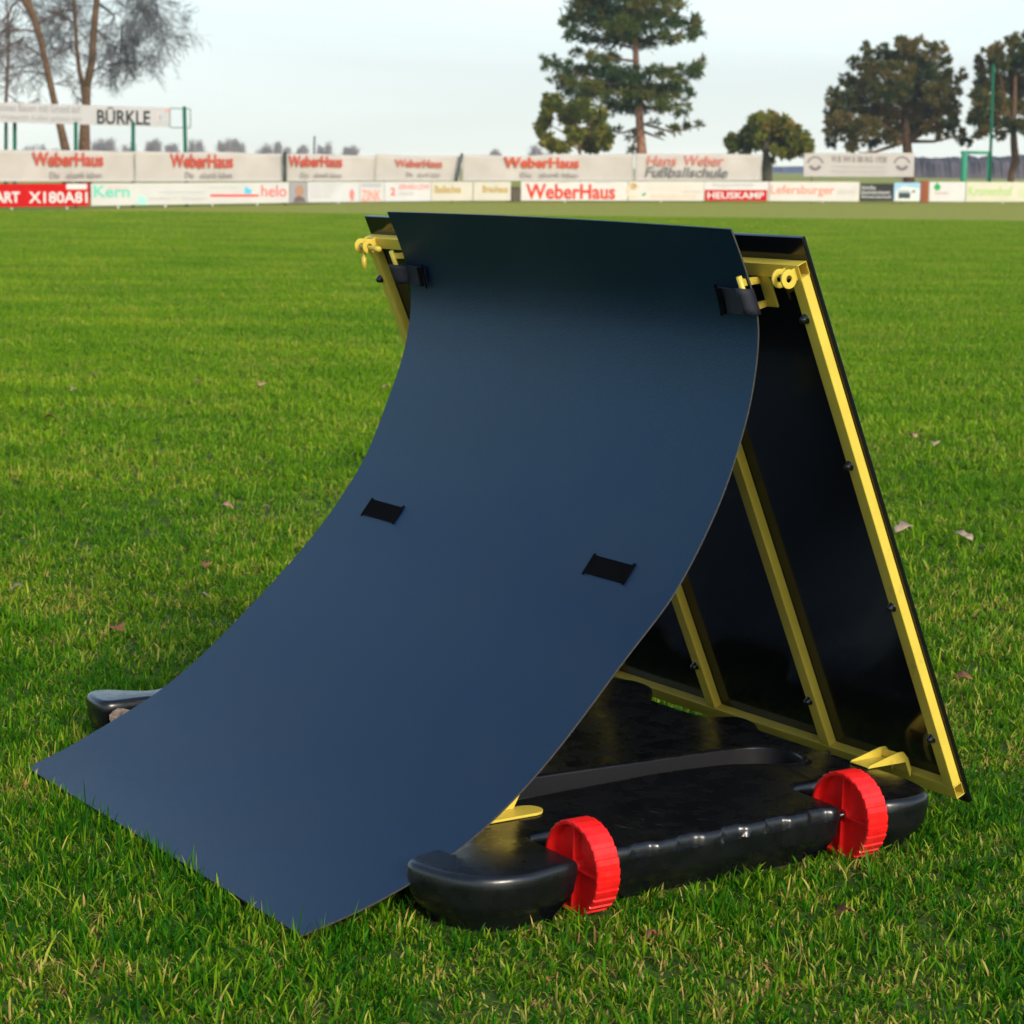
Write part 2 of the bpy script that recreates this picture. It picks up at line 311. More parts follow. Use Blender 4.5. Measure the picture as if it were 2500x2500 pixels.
bracket(-.044, .006, 1); bracket(-1.185, UM-.010, -1)
# hinge brackets on the base
ZBASE = .104
def base_bracket(uc):
    bm = bmesh.new()
    for uo in (-.024, .024):
        prism(bm, [(1.205, ZBASE+.001), (1.298, ZBASE+.001), (1.312, .074), (1.314, .090), (1.305, .112), (1.292, .126), (1.278, .126), (1.208, .110)], lambda a, b, t: (t, a, b), uc+uo-.002, uc+uo+.002)
    box(bm, (uc-.022, 1.205, ZBASE+.0015), (uc+.022, 1.295, ZBASE+.0045)); box(bm, (uc-.0215, 1.280, ZBASE+.006), (uc+.0215, 1.2835, .1245))
    bevel(link('hinge_bracket', bm, M['yellow'], root), .0008, 1)
base_bracket(-.070); base_bracket(-1.22)
def front_bracket(uc, vc):
    bm = bmesh.new(); pl = []
    L_, w2 = .075, .026
    pl = [(uc-w2, vc-L_), (uc+w2, vc-L_), (uc+w2, vc+L_-.02)] + [(uc+w2*math.cos(t), vc+L_-.02+w2*math.sin(t)) for t in np.linspace(.1, 3.04, 10)] + [(uc-w2, vc+L_-.02)]
    prism(bm, pl, lambda a, b, t: (a, b, t), ZBASE+.001, ZBASE+.006)
    prism(bm, [(vc-.07, ZBASE+.0062), (vc+.035, ZBASE+.0062), (vc+.050, ZBASE+.034), (vc+.030, ZBASE+.060), (vc-.01, ZBASE+.070)], lambda a, b, t: (t, a, b), uc-.018, uc-.014)
    o = bevel(link('mat_bracket', bm, M['yellow'], root), .001, 2)
    bm = bmesh.new(); tube(bm, [(uc+.012, vc-.035, ZBASE+.006), (uc+.012, vc-.035, ZBASE+.012), (uc+.012, vc-.035, ZBASE+.015)], [.008, .008, .004], 12); link('screw', bm, M['bolt'], o, True)
front_bracket(-.135, .455); front_bracket(-1.05, .455)
# base plate
OUT = [(-.05,.31),(-.045,.26),(-.035,.215),(-.010,.190),(.035,.198),(.09,.215),(.135,.255),(.152,.32),(.140,.38),(.130,.434),(.118,.437),(-.015,.437),(-.024,.442),(-.026,.498),(-.015,.505),(.105,.505),(.115,.512),(.117,.60),(.117,.75),(.117,.90),(.117,.99),(.112,1.006),(-.02,1.007),(-.032,1.012),(-.032,1.075),(-.02,1.082),(.12,1.082),(.135,1.09),(.145,1.15),(.128,1.205),(.05,1.235),(-.10,1.232),(-.39,1.228),(-.43,1.262),(-.50,1.268),(-.525,1.20),(-.62,1.196),(-.755,1.20),(-.78,1.272),(-.87,1.276),(-.95,1.22),(-1.25,1.23),(-1.34,1.215),(-1.37,1.15),(-1.36,1.0),(-1.345,.80),(-1.345,.55),(-1.34,.42),(-1.325,.375),(-1.305,.335),(-1.330,.298),(-1.366,.262),(-1.372,.228),(-1.350,.203),(-1.30,.196),(-1.258,.200),(-1.243,.220),(-1.245,.28),(-1.24,.32),(-1.15,.33),(-.80,.33),(-.40,.33),(-.08,.33)]
def chaikin(p, it):
    for _ in range(it):
        q = []
        for a, b in zip(p, p[1:]+p[:1]):
            L_ = math.hypot(b[0]-a[0], b[1]-a[1]); c = min(.25, .022/max(L_, 1e-6)) if _ == 0 else .25
            q += [(a[0]+(b[0]-a[0])*c, a[1]+(b[1]-a[1])*c), (b[0]-(b[0]-a[0])*c, b[1]-(b[1]-a[1])*c)]
        p = q
    return p
def even(p, ds):
    p = np.array(p+[p[0]]); d = np.r_[0, np.cumsum(np.hypot(*np.diff(p, axis=0).T))]; n = int(d[-1]/ds); s = np.linspace(0, d[-1], n, endpoint=False)
    return np.stack([np.interp(s, d, p[:, 0]), np.interp(s, d, p[:, 1])], 1)
ol = even(chaikin(OUT, 2), .006); n = len(ol)
tg = np.roll(ol, -1, 0)-np.roll(ol, 1, 0); tg /= np.hypot(tg[:, 0], tg[:, 1])[:, None]; nr = np.stack([tg[:, 1], -tg[:, 0]], 1)   # outward for CCW
sc = np.zeros(n); sel = (ol[:, 0] > .10) & (ol[:, 1] > .535) & (ol[:, 1] < .985)
ph = ((ol[:, 1]-.555)/.0945) % 1.0; sc[sel] = np.interp(ph[sel], [0, .40, .47, .92, 1.0], [1, 1, 0, 0, 1])*.008
bm = bmesh.new(); rings = []
for z, off, k in ((.0, -.046, 0), (.014, -.040, 0), (.034, -.018, 0), (.050, -.007, 0), (.0525, -.0062, 0), (.072, -.003, 0), (.0815, -.001, 0), (.083, -.001, 1), (.0935, -.0015, 1), (.0985, -.0035, 1), (.1015, -.0065, 1), (.1035, -.0105, 1), (.104, -.0145, 1)):
    q = ol+nr*(off-sc*k)[:, None] if k else ol+nr*off
    if z > .102:                                        # gentle relax keeps the inset ring clean at concave corners
        for _ in range(3): q = .5*q+.25*(np.roll(q, 1, 0)+np.roll(q, -1, 0))
    rings.append([bm.verts.new((a, b, z)) for a, b in q])
for A, B in zip(rings[:-1], rings[1:]):
    for k in range(n): bm.faces.new((A[k], A[(k+1) % n], B[(k+1) % n], B[k]))
SLOT = [(-.205,.45),(-.207,.60),(-.212,.75),(-.217,.86),(-.205,.98),(-.180,1.04),(-.150,1.085),(-.140,1.125),(-.165,1.150),(-.205,1.160),(-.245,1.155),(-.278,1.115),(-.290,1.0),(-.298,.84),(-.308,.68),(-.312,.55),(-.312,.45),(-.29,.42),(-.23,.42)]
sl = even(chaikin(SLOT, 2), .008); sn = len(sl)
stg = np.roll(sl, -1, 0)-np.roll(sl, 1, 0); stg /= np.hypot(stg[:, 0], stg[:, 1])[:, None]; snr = np.stack([stg[:, 1], -stg[:, 0]], 1)
srs = [[bm.verts.new((a, b, z)) for a, b in sl+snr*o] for z, o in ((.104, .020), (.1075, .015), (.1085, .010), (.108, .004), (.1045, 0), (.03, -.004), (.022, -.010))]
for A, B in zip(srs[:-1], srs[1:]):
    for k in range(sn): bm.faces.new((A[k], A[(k+1) % sn], B[(k+1) % sn], B[k]))
bm.faces.new(srs[-1])
from mathutils.geometry import delaunay_2d_cdt
tv_ = [Vector(v.co[:2]) for v in rings[-1]]+[Vector(v.co[:2]) for v in srs[0]]; allv = rings[-1]+srs[0]
cd_ = delaunay_2d_cdt(tv_, [(k, (k+1) % n) for k in range(n)]+[(n+k, n+(k+1) % sn) for k in range(sn)], [], 4, 1e-6)
vmap = [allv[o_[0]] if o_ else bm.verts.new((co_.x, co_.y, .104)) for co_, o_ in zip(cd_[0], cd_[3])]
for f_ in cd_[2]:
    cc_ = np.mean([cd_[0][i][:] for i in f_], axis=0)
    if inside(np.array([cc_[0]]), np.array([cc_[1]]), sl)[0]: continue
    try: bm.faces.new([vmap[i] for i in f_])
    except ValueError: pass
bmesh.ops.recalc_face_normals(bm, faces=bm.faces)
for f_ in bm.faces:
    c_ = f_.calc_center_median()
    if -.33 < c_.x < -.12 and .40 < c_.y < 1.18 and .015 < c_.z < .101: f_.material_index = 1
base = link('base', bm, [M['plastic'], M['recess']], root, True)
em = base.modifiers.new('es', 'EDGE_SPLIT'); em.split_angle = math.radians(50)
# torn hole in the left lobe
bm = bmesh.new(); rr = random.Random(3); cen = bm.verts.new((-1.236, .245, .068)); ring = []
for k in range(16):
    t = 2*math.pi*k/16; q = rr.uniform(.8, 1.15); ring.append(bm.verts.new((-1.2375+rr.uniform(-.004, .005), .245+.034*q*math.cos(t), .070+.020*q*math.sin(t))))
for k in range(16): bm.faces.new((cen, ring[k], ring[(k+1) % 16]))
link('torn_patch', bm, mat('frayed_plastic', (.20, .16, .13), .7, .3, var=.5, vscale=90, bump=1, bscale=160), base)
# scuffs on the base top
rr = random.Random(5); SM = mat('scuff', (.12, .12, .13), .6, .3)
for (u, v, l, a) in [(.02,.60,.05,.5),(.04,.66,.03,.4),(-.02,.70,.045,.35),(.05,.74,.02,.9),(-.03,.63,.02,.3),(-.01,.56,.008,1.2),(.0,.655,.008,.2),(-.10,.80,.007,1)]:
    bm = bmesh.new(); d = Vector((math.cos(a), math.sin(a), 0)); s_ = Vector((-d.y, d.x, 0)); c = Vector((u, v, .1046)); w2 = .0006 if l > .01 else .0012
    bm.faces.new([bm.verts.new(c-d*l/2), bm.verts.new(c+s_*w2), bm.verts.new(c+d*l/2), bm.verts.new(c-s_*w2)]); link('scuff_mark', bm, SM, base)
# wheels
def wheel(uc, vf):
    R0, W0, zc = .0765, .045, .0785; bm = bmesh.new(); nT = 27
    def pt(r, t, v): return (uc+r*math.sin(t), v, zc+r*math.cos(t))
    prof = []
    for k in range(nT):                                    # ratchet tread
        t0 = 2*math.pi*k/nT; t1 = 2*math.pi*(k+1)/nT
        prof += [(R0-.0014, t0), (R0+.0016, t0+.018), (R0+.0006, t0+.6*(t1-t0)), (R0-.0012, t1-.002)]
    def ring(v, dr=0): return [bm.verts.new(pt(r+dr, t, v)) for r, t in prof]
    m = len(prof); rimf = R0-.006
    seq = [ring(vf+W0, -.002), ring(vf+W0-.002), ring(vf+.002), ring(vf, -.002)]
    inner0 = [bm.verts.new(pt(rimf, t, vf)) for r, t in prof]; inner1 = [bm.verts.new(pt(rimf-.002, t, vf+.019)) for r, t in prof]
    hub0 = [bm.verts.new(pt(.014, t, vf+.019)) for r, t in prof]; hub1 = [bm.verts.new(pt(.012, t, vf+.006)) for r, t in prof]
    seq += [inner0, inner1, hub0, hub1]
    for A, B in zip(seq[:-1], seq[1:]):
        for k in range(m): bm.faces.new((A[k], A[(k+1) % m], B[(k+1) % m], B[k]))
    bm.faces.new(hub1); bm.faces.new(seq[0][::-1])
    for q in range(4):                                     # webs
        t = math.radians(2+90*q); d = Vector((math.sin(t), 0, math.cos(t))); s_ = Vector((math.cos(t), 0, -math.sin(t)))*.0014
        c = Vector((uc, 0, zc)); A = []
        for r_, v_ in ((.011, vf+.003), (rimf-.0005, vf+.003), (rimf-.003, vf+.020), (.011, vf+.020)):
            A.append((bm.verts.new(c+d*r_+s_+Vector((0, v_, 0))), bm.verts.new(c+d*r_-s_+Vector((0, v_, 0)))))
        bm.faces.new([a for a, b in A]); bm.faces.new([b for a, b in A][::-1])
        for k in range(4): bm.faces.new((A[k][0], A[k][1], A[(k+1) % 4][1], A[(k+1) % 4][0]))
    bmesh.ops.recalc_face_normals(bm, faces=bm.faces)
    o = link('wheel', bm, M['red'], root)
    bm = bmesh.new(); tube(bm, [(uc, vf-.02, zc), (uc, vf+W0+.02, zc)], .006, 12); link('axle', bm, M['bolt'], o, True)
wheel(.089, .445); wheel(.089, 1.019); 

# ------------------------------------------------------------ the curved mat
mt = empty('curved_mat', (OX, OY, 0), -TH)
tag(mt, 'large flexible black mat tinted with sky reflection, curving from the top of the yellow frame down onto the grass', 'mat')
NU = 36; us = np.linspace(0, UM, NU); th = .0032; V = []; Fc = []; mi = []
for off in (0, -th):
    for k in range(NR):
        for u in us:
            bow = .004*math.sin(math.pi*u/UM)*(1-k/NR)
            p = mat_pt(u, k, off); p[2] += bow if k < 12 else 0; V.append(p)
n1 = NR*NU
for k in range(NR-1):
    for j in range(NU-1):
        a = k*NU+j; Fc.append((a, a+1, a+NU+1, a+NU)); mi.append(0); b = a+n1; Fc.append((b, b+NU, b+NU+1, b+1)); mi.append(0)
for k in range(NR-1):
    for j in (0, NU-1):
        a = k*NU+j; q = (a, a+NU, a+NU+n1, a+n1); Fc.append(q if j == 0 else q[::-1]); mi.append(1)
for j in range(NU-1):
    for k in (0, NR-1):
        a = k*NU+j; q = (a, a+n1, a+1+n1, a+1); Fc.append(q); mi.append(1 if k else 0)
sheet = pymesh('mat_sheet', V, Fc, [M['matf'], M['matedge']], mt, True, mi)
bm = bmesh.new(); bm.from_mesh(sheet.data); bmesh.ops.recalc_face_normals(bm, faces=bm.faces); bm.to_mesh(sheet.data); bm.free()
sheet.modifiers.new('es', 'EDGE_SPLIT').split_angle = math.radians(45)
def patch(name, u0, u1, z0, z1, off, m, par=mt, nu=8, nk=6, thick=.002):
    k0, k1 = k_at_z((u0+u1)/2, z0), k_at_z((u0+u1)/2, z1); V = []; Fq = []
    for o_ in (off, off-thick):
        for i in range(nk+1):
            for j in range(nu+1): V.append(mat_pt(u0+(u1-u0)*j/nu, k0+(k1-k0)*i/nk, o_))
    w_, m_ = nu+1, (nu+1)*(nk+1)
    for i in range(nk):
        for j in range(nu): a = i*w_+j; Fq += [(a, a+1, a+w_+1, a+w_), (a+m_, a+m_+w_, a+m_+w_+1, a+m_+1)]
    for i in range(nk):
        for j in (0, nu): a = i*w_+j; Fq.append((a, a+w_, a+w_+m_, a+m_))
    for j in range(nu):
        for i in (0, nk): a = i*w_+j; Fq.append((a, a+1, a+1+m_, a+m_))
    o = pymesh(name, V, Fq, m, par, True); o.modifiers.new('es', 'EDGE_SPLIT').split_angle = math.radians(45); return o
for u0, u1 in ((-1.036, -.912), (-.254, -.136)):
    pc = patch('webbing_patch', u0, u1, .515, .4855, .0022, M['velcro'])
    for ue in (u0, u1): patch('slit', ue-.002, ue+.002, .518, .483, .0026, M['velcro'], pc, 2, 6)
def strap(u_in, u_edge, z0, z1, sgn):
    st_ = patch('strap', min(u_in, u_edge), max(u_in, u_edge), z0, z1, .008, M['webbing'], mt, 6, 6, .004)
    V = []; Fq = []; nk = 4; kk = (k_at_z(u_edge, z0), k_at_z(u_edge, z1)); ur = .006 if sgn > 0 else UM-.010
    def H(z, o): return (z-ZB-TV*o)/TZ
    path = [None, (ur-.010*sgn, .109), (ur-.003*sgn, .1115), (ur+.004*sgn, .1085), (ur+.0075*sgn, .102), (ur+.007*sgn, .094), (ur+.001*sgn, .080)]; ns = len(path)-1
    for i, pt_ in enumerate(path):
        for j in range(nk+1):
            g_ = j/nk; zz = z0*(1-g_)+z1*g_
            V.append(mat_pt(u_edge, kk[0]+(kk[1]-kk[0])*g_, .007) if pt_ is None else np.array(P(pt_[0], H(zz, pt_[1]), pt_[1])))
    for i in range(ns):
        for j in range(nk): a = i*(nk+1)+j; Fq.append((a, a+1, a+nk+2, a+nk+1))
    o = pymesh('strap_loop', V, Fq, M['webbing'], st_, True); s = o.modifiers.new('sol', 'SOLIDIFY'); s.thickness = .003
    patch('slit', u_in-.003, u_in+.003, z0+.006, z1-.006, .009, M['velcro'], st_, 2, 6)
    patch('keeper', u_in+sgn*.006, u_in+sgn*.016, z0+.001, z1-.001, .0135, M['velcro'], st_, 2, 6, .004)
strap(-.085, -.012, 1.0, .956, 1); strap(-1.073, UM+.012, .992, .953, -1)

# ------------------------------------------------------------ grass
def vnoise(x, y, s, seed):
    r_ = np.random.default_rng(seed); T_ = r_.random((64, 64)); X, Y = x/s, y/s; xi, yi = np.floor(X).astype(int), np.floor(Y).astype(int); fx, fy = sstep(X-xi), sstep(Y-yi)
    g_ = lambda a, b: T_[a % 64, b % 64]
    return (g_(xi, yi)*(1-fx)+g_(xi+1, yi)*fx)*(1-fy)+(g_(xi, yi+1)*(1-fx)+g_(xi+1, yi+1)*fx)*fy
def blades(x, y, hs=1.0, ws=1.0, seed=1, fil=None):
    r_ = np.random.default_rng(seed); n = len(x)
    cl = vnoise(x, y, .11, 3)*.6+vnoise(x, y, .45, 4)*.4
    rnd = r_.random(n)*.86; dead = r_.random(n) < .07+.16*vnoise(x, y, .23, 9)**2; rnd[dead] = r_.uniform(.86, 1, dead.sum())
    L = (r_.gamma(6, .0036, n)+.005)*(.45+1.15*cl)*hs; L[dead] *= .85; tall = r_.random(n) < .03; L[tall] *= 1.6
    lean = r_.uniform(.10, 1.25, n)**1.0; th_ = r_.random(n) < .22; lean[th_] = r_.uniform(1.1, 1.5, th_.sum()); lean[dead] += r_.uniform(.1, .7, dead.sum()); lean = np.minimum(lean, 1.45)
    az = r_.uniform(0, 2*np.pi, n); tw = az+np.pi/2+r_.normal(0, .9, n); wd = r_.uniform(.0009, .0022, n)*ws
    curl = r_.uniform(.1, .9, n)
    if fil is not None:
        k = fil(x, y, L*np.cos(lean*.7), az, L*np.sin(lean)); x, y, L, lean, az, tw, wd, curl, rnd = [q[k] for q in (x, y, L, lean, az, tw, wd, curl, rnd)]; n = len(x)
    V = np.zeros((n, 7, 3)); px, py, pz = x.copy(), y.copy(), np.full(n, -.002); seg = [0, .38, .38, .24]; ang = lean*.35
    for i in range(4):
        if i: 
            ang = ang+curl*lean*.45*(i > 1)+lean*.2; a2 = np.minimum(ang, 1.75)
            px = px+np.sin(a2)*np.cos(az)*L*seg[i]; py = py+np.sin(a2)*np.sin(az)*L*seg[i]; pz = pz+np.cos(a2)*L*seg[i]
        wi = wd*[1, .95, .7, 0][i]; dx, dy = np.cos(tw)*wi, np.sin(tw)*wi
        if i < 3:
            V[:, 2*i] = np.stack([px-dx, py-dy, pz], 1); V[:, 2*i+1] = np.stack([px+dx, py+dy, pz], 1)
        else: V[:, 6] = np.stack([px, py, pz], 1)
    b = (np.arange(n)*7)[:, None]
    Q = np.concatenate([b+np.array([[0, 1, 3, 2]]), b+np.array([[2, 3, 5, 4]]), b+np.array([[4, 5, 6, 6]])], 0)
    tri = Q[2*n:][:, :3]; quad = Q[:2*n]
    T_ = np.concatenate([quad[:, [0, 1, 2]], quad[:, [0, 2, 3]], tri], 0)
    return V.reshape(-1, 3), T_, np.repeat(rnd, 7)
ol_b = np.array(OUT)
pv = RP[::-1]; msk = np.argmax(pv[:, 0]); 
def fil(x, y, hgt, az, rea):
    keep = np.ones(len(x), bool)
    for s_ in (0, .5, 1.0):
        X, Y = x+np.cos(az)*rea*s_-OX, y+np.sin(az)*rea*s_-OY; u, v = X*ct-Y*st, X*st+Y*ct
        h_ = hgt*min(1, s_+.25) if s_ else .004
        near = (u > -1.5) & (u < .3) & (v > -.1) & (v < 1.4)
        ins = np.zeros(len(x), bool); idx = np.where(near)[0]; uu, vv = u[idx], v[idx]; i0 = inside(uu, vv, OUT); dp = i0.copy()
        for a_, b_ in ((.03, 0), (-.03, 0), (0, .03), (0, -.03)): dp &= inside(uu+a_, vv+b_, OUT)
        hh_ = h_ if np.isscalar(h_) else h_[idx]; ins[idx] = dp | (i0 & (hh_ > .034)); keep &= ~ins
        mz = np.interp(v, RP[::-1][:, 0][:80], RP[::-1][:, 1][:80])
        keep &= ~((u > UM-.003) & (u < .003) & (v > -.002) & (v < .5) & (h_ > mz-.008))
        for vc_ in (.47, 1.044): keep &= ~((np.abs(u-.089) < .06) & (np.abs(v-vc_) < .024))
        keep &= ~((np.abs(v-1.35) < .015) & (u > -1.43) & (u < .08) & (h_ > .038))
    return keep
def trap(y0, y1, dens, hw, m_, seed):
    r_ = np.random.default_rng(seed); A = (y1-y0)*(2*(hw*y1+m_)); n = int(A*dens); nt_ = n//11+1; cx_ = np.repeat(r_.uniform(-(hw*y1+m_), hw*y1+m_, nt_), 11)[:n]; cy_ = np.repeat(r_.uniform(y0, y1, nt_), 11)[:n]; x = cx_+r_.normal(0, .006, n); y = cy_+r_.normal(0, .006, n)
    k = np.abs(x) < hw*y+m_; return x[k], y[k]
X, Y = trap(2.1, 5.2, 30000, .31, .35, 11); X2, Y2 = trap(5.2, 9.0, 15500, .40, .4, 12)
a1 = blades(X, Y, .84, 1.05, 21, fil); a2 = blades(X2, Y2, .9, 1.35, 22, fil)
r_ = np.random.default_rng(77); n3 = 130000; X3 = r_.uniform(-2.2, 2.2, n3); Y3 = r_.uniform(2.3, 7.0, n3); k3 = np.abs(X3) < .26*Y3+.3; a3 = blades(X3[k3], Y3[k3], .55, 1.1, 23, fil)
u4 = np.concatenate([r_.uniform(UM-.03, .03, 2300), r_.uniform(.006, .05, 420)]); v4 = np.concatenate([-np.abs(r_.normal(0, .022, 2300))-.006, r_.uniform(-.03, .19, 420)])
a4 = blades(OX+u4*ct+v4*st, OY-u4*st+v4*ct, 1.12, 1.0, 24, lambda x, y, h, az, re: re < .022)
ofs = np.cumsum([0]+[len(a[0]) for a in (a1, a2, a3, a4)]); V = np.concatenate([a[0] for a in (a1, a2, a3, a4)]); Tt = np.concatenate([a[1]+o_ for a, o_ in zip((a1, a2, a3, a4), ofs)]); rn = np.concatenate([a[2] for a in (a1, a2, a3, a4)])
go = bigmesh('grass', V, Tt, MB_, attr={'rnd': rn}); tag(go, 'short green turf grass with yellow dry blades around the rebounder', 'grass', kind='stuff')
# farther turf: one tuft patch repeated by geometry nodes
PS = 1.0; r_ = np.random.default_rng(31); nb = 9900; px_, py_ = (np.repeat(r_.uniform(-PS/2, PS/2, 900), 11)+r_.normal(0, .009, 9900) for _ in range(2))
Vp, Tp, rp = blades(px_, py_, 1.0, 1.9, 32)
fo = bigmesh('distant_grass', Vp, Tp, MB_, attr={'rnd': rp}); tag(fo, 'mown turf of the pitch stretching back towards the advertising boards', 'grass', kind='stuff')
ng = bpy.data.node_groups.new('scatter', 'GeometryNodeTree'); ng.interface.new_socket('Geometry', in_out='INPUT', socket_type='NodeSocketGeometry'); ng.interface.new_socket('Geometry', in_out='OUTPUT', socket_type='NodeSocketGeometry')
GN, GL = ng.nodes, ng.links; gi, gout = GN.new('NodeGroupInput'), GN.new('NodeGroupOutput')
y0, y1, xw = 9.5, 54.5, 26; gr = GN.new('GeometryNodeMeshGrid'); gr.inputs['Size X'].default_value = 2*xw; gr.inputs['Size Y'].default_value = y1-y0; gr.inputs['Vertices X'].default_value = int(2*xw/PS)+1; gr.inputs['Vertices Y'].default_value = int((y1-y0)/PS)+1
tf = GN.new('GeometryNodeTransform'); tf.inputs['Translation'].default_value = (0, (y0+y1)/2, 0); GL.new(gr.outputs[0], tf.inputs[0])
ps = GN.new('GeometryNodeInputPosition'); sx = GN.new('ShaderNodeSeparateXYZ'); GL.new(ps.outputs[0], sx.inputs[0])
ab = GN.new('ShaderNodeMath'); ab.operation = 'ABSOLUTE'; GL.new(sx.outputs[0], ab.inputs[0])
lm = GN.new('ShaderNodeMath'); lm.operation = 'MULTIPLY_ADD'; lm.inputs[1].default_value = .42; lm.inputs[2].default_value = 2.0; GL.new(sx.outputs[1], lm.inputs[0])
gt = GN.new('ShaderNodeMath'); gt.operation = 'GREATER_THAN'; GL.new(ab.outputs[0], gt.inputs[0]); GL.new(lm.outputs[0], gt.inputs[1])
dl = GN.new('GeometryNodeDeleteGeometry'); GL.new(tf.outputs[0], dl.inputs[0]); GL.new(gt.outputs[0], dl.inputs['Selection'])
io = GN.new('GeometryNodeInstanceOnPoints'); GL.new(dl.outputs[0], io.inputs['Points']); GL.new(gi.outputs[0], io.inputs['Instance'])
ri = GN.new('FunctionNodeRandomValue'); ri.data_type = 'INT'; ri.inputs[4].default_value = 0; ri.inputs[5].default_value = 3
mu = GN.new('ShaderNodeMath'); mu.operation = 'MULTIPLY'; mu.inputs[1].default_value = math.pi/2; GL.new(ri.outputs[2], mu.inputs[0])
cx = GN.new('ShaderNodeCombineXYZ'); GL.new(mu.outputs[0], cx.inputs[2]); GL.new(cx.outputs[0], io.inputs['Rotation'])
GL.new(io.outputs[0], gout.inputs[0]); md = fo.modifiers.new('scatter', 'NODES'); md.node_group = ng

# fallen leaves
LM = [mat('dry_leaf', c, .7, .3, var=.3, vscale=60) for c in ((.26, .10, .045), (.46, .22, .15), (.42, .29, .20))]
def leaf(px, py, size, ci, label, seed):
    size *= .8
    r = random.Random(seed); d = bp(px, py, 1.0)-C3; t = (.030-CH)/d[2]; p = C3+d*t
    bm = bmesh.new(); n = 9; A = []
    for i in range(n+1):
        f = i/n; wv = size*.30*math.sin(math.pi*f)**.8*(1+.35*math.sin(9*f+seed)); x = (f-.5)*size; z = .012*math.sin(math.pi*f)*r.uniform(.5, 1.1)
        A.append([bm.verts.new((x, -wv, z+.3*wv)), bm.verts.new((x, 0, z)), bm.verts.new((x, wv, z+.35*wv))])
    for a, b in zip(A[:-1], A[1:]):
        for k in range(2): bm.faces.new((a[k], b[k], b[k+1], a[k+1]))
    o = link('fallen_leaf', bm, LM[ci], None, True); o.location = p; o.rotation_euler = (r.uniform(-.35, .35), r.uniform(-.3, .3), r.uniform(0, 6.28))
    s = o.modifiers.new('sol', 'SOLIDIFY'); s.thickness = .0006
    tag(o, label, 'leaf', 'fallen leaves lying on the turf')
for a in [(2065, 2235, .055, 0, 'brown curled leaf on the grass in front of the two red wheels'),
          (555, 1238, .06, 1, 'pinkish leaf on grass level with the left webbing patch, left of the mat'),
          (505, 1383, .055, 0, 'reddish brown leaf on grass left of the middle of the mat edge'),
          (498, 1457, .04, 2, 'pale grey pink leaf on grass just below a reddish leaf, left of the mat'),
          (648, 1240, .035, 1, 'tiny pink leaf close to the left edge of the mat'),
          (285, 1540, .07, 0, 'dark brown leaf clump above the pale blue corner of the base'),
          (43, 1437, .05, 2, 'pale leaf near the left border of the picture, middle height'),
          (122, 1022, .09, 0, 'brown leaf in the left part of the lawn, farther back'),
          (232, 916, .07, 1, 'wide brown leaf far left on the lawn below the kerb of red board'),
          (178, 952, .06, 2, 'small whitish leaf on the lawn at far left'),
          (482, 935, .08, 2, 'white pink leaf on the lawn left of the upper mat'),
          (638, 941, .08, 1, 'red pink leaf on the lawn beside a white pink one'),
          (942, 946, .06, 1, 'orange pink leaf touching the left edge of the mat'),
          (2230, 1066, .07, 1, 'pink leaf on the lawn right of the panel, left of a pair'),
          (2284, 1086, .07, 2, 'pale pink leaf on the lawn right of the panel, right of a pair'),
          (2205, 1291, .10, 2, 'wide tan leaf litter close to the right edge of the panel'),
          (2350, 1311, .10, 2, 'wide tan leaf litter farther right of the panel'),
          (2348, 1660, .07, 0, 'reddish leaf on grass at the right border beside the lower panel corner'),
          (1590, 2290, .03, 0, 'small orange dead leaf on grass below the first red wheel')]:
    leaf(*a, seed=int(a[0]))

# ------------------------------------------------------------ boards and banners round the pitch
def FY(px): return 66+20*px/2500.
FONT_W = {}
def text_mesh(body, bold=0.0, shear=0.0):
    cu = bpy.data.curves.new('lettering', 'FONT'); cu.body = body; cu.offset = bold; cu.shear = shear; cu.extrude = .012; cu.resolution_u = 3
    o = bpy.data.objects.new('lettering', cu); COL.objects.link(o); bpy.context.view_layer.update()
    me = bpy.data.meshes.new_from_object(o.evaluated_get(bpy.context.evaluated_depsgraph_get())); bpy.data.objects.remove(o); bpy.data.curves.remove(cu); return me
def cmat(c, key={}):
    k = tuple(round(x*(.82 if min(c) > .5 else 1), 3) for x in c)
    if k not in key: key[k] = mat('print_%d' % (len(key)+1), k, .6, .08, var=.05, vscale=4)
    return key[k]
RED, PRED, GREY, PGREY, BLK, WHT = (.62, .06, .035), (.75, .22, .14), (.22, .20, .19), (.45, .42, .39), (.02, .03, .03), (.82, .80, .76)
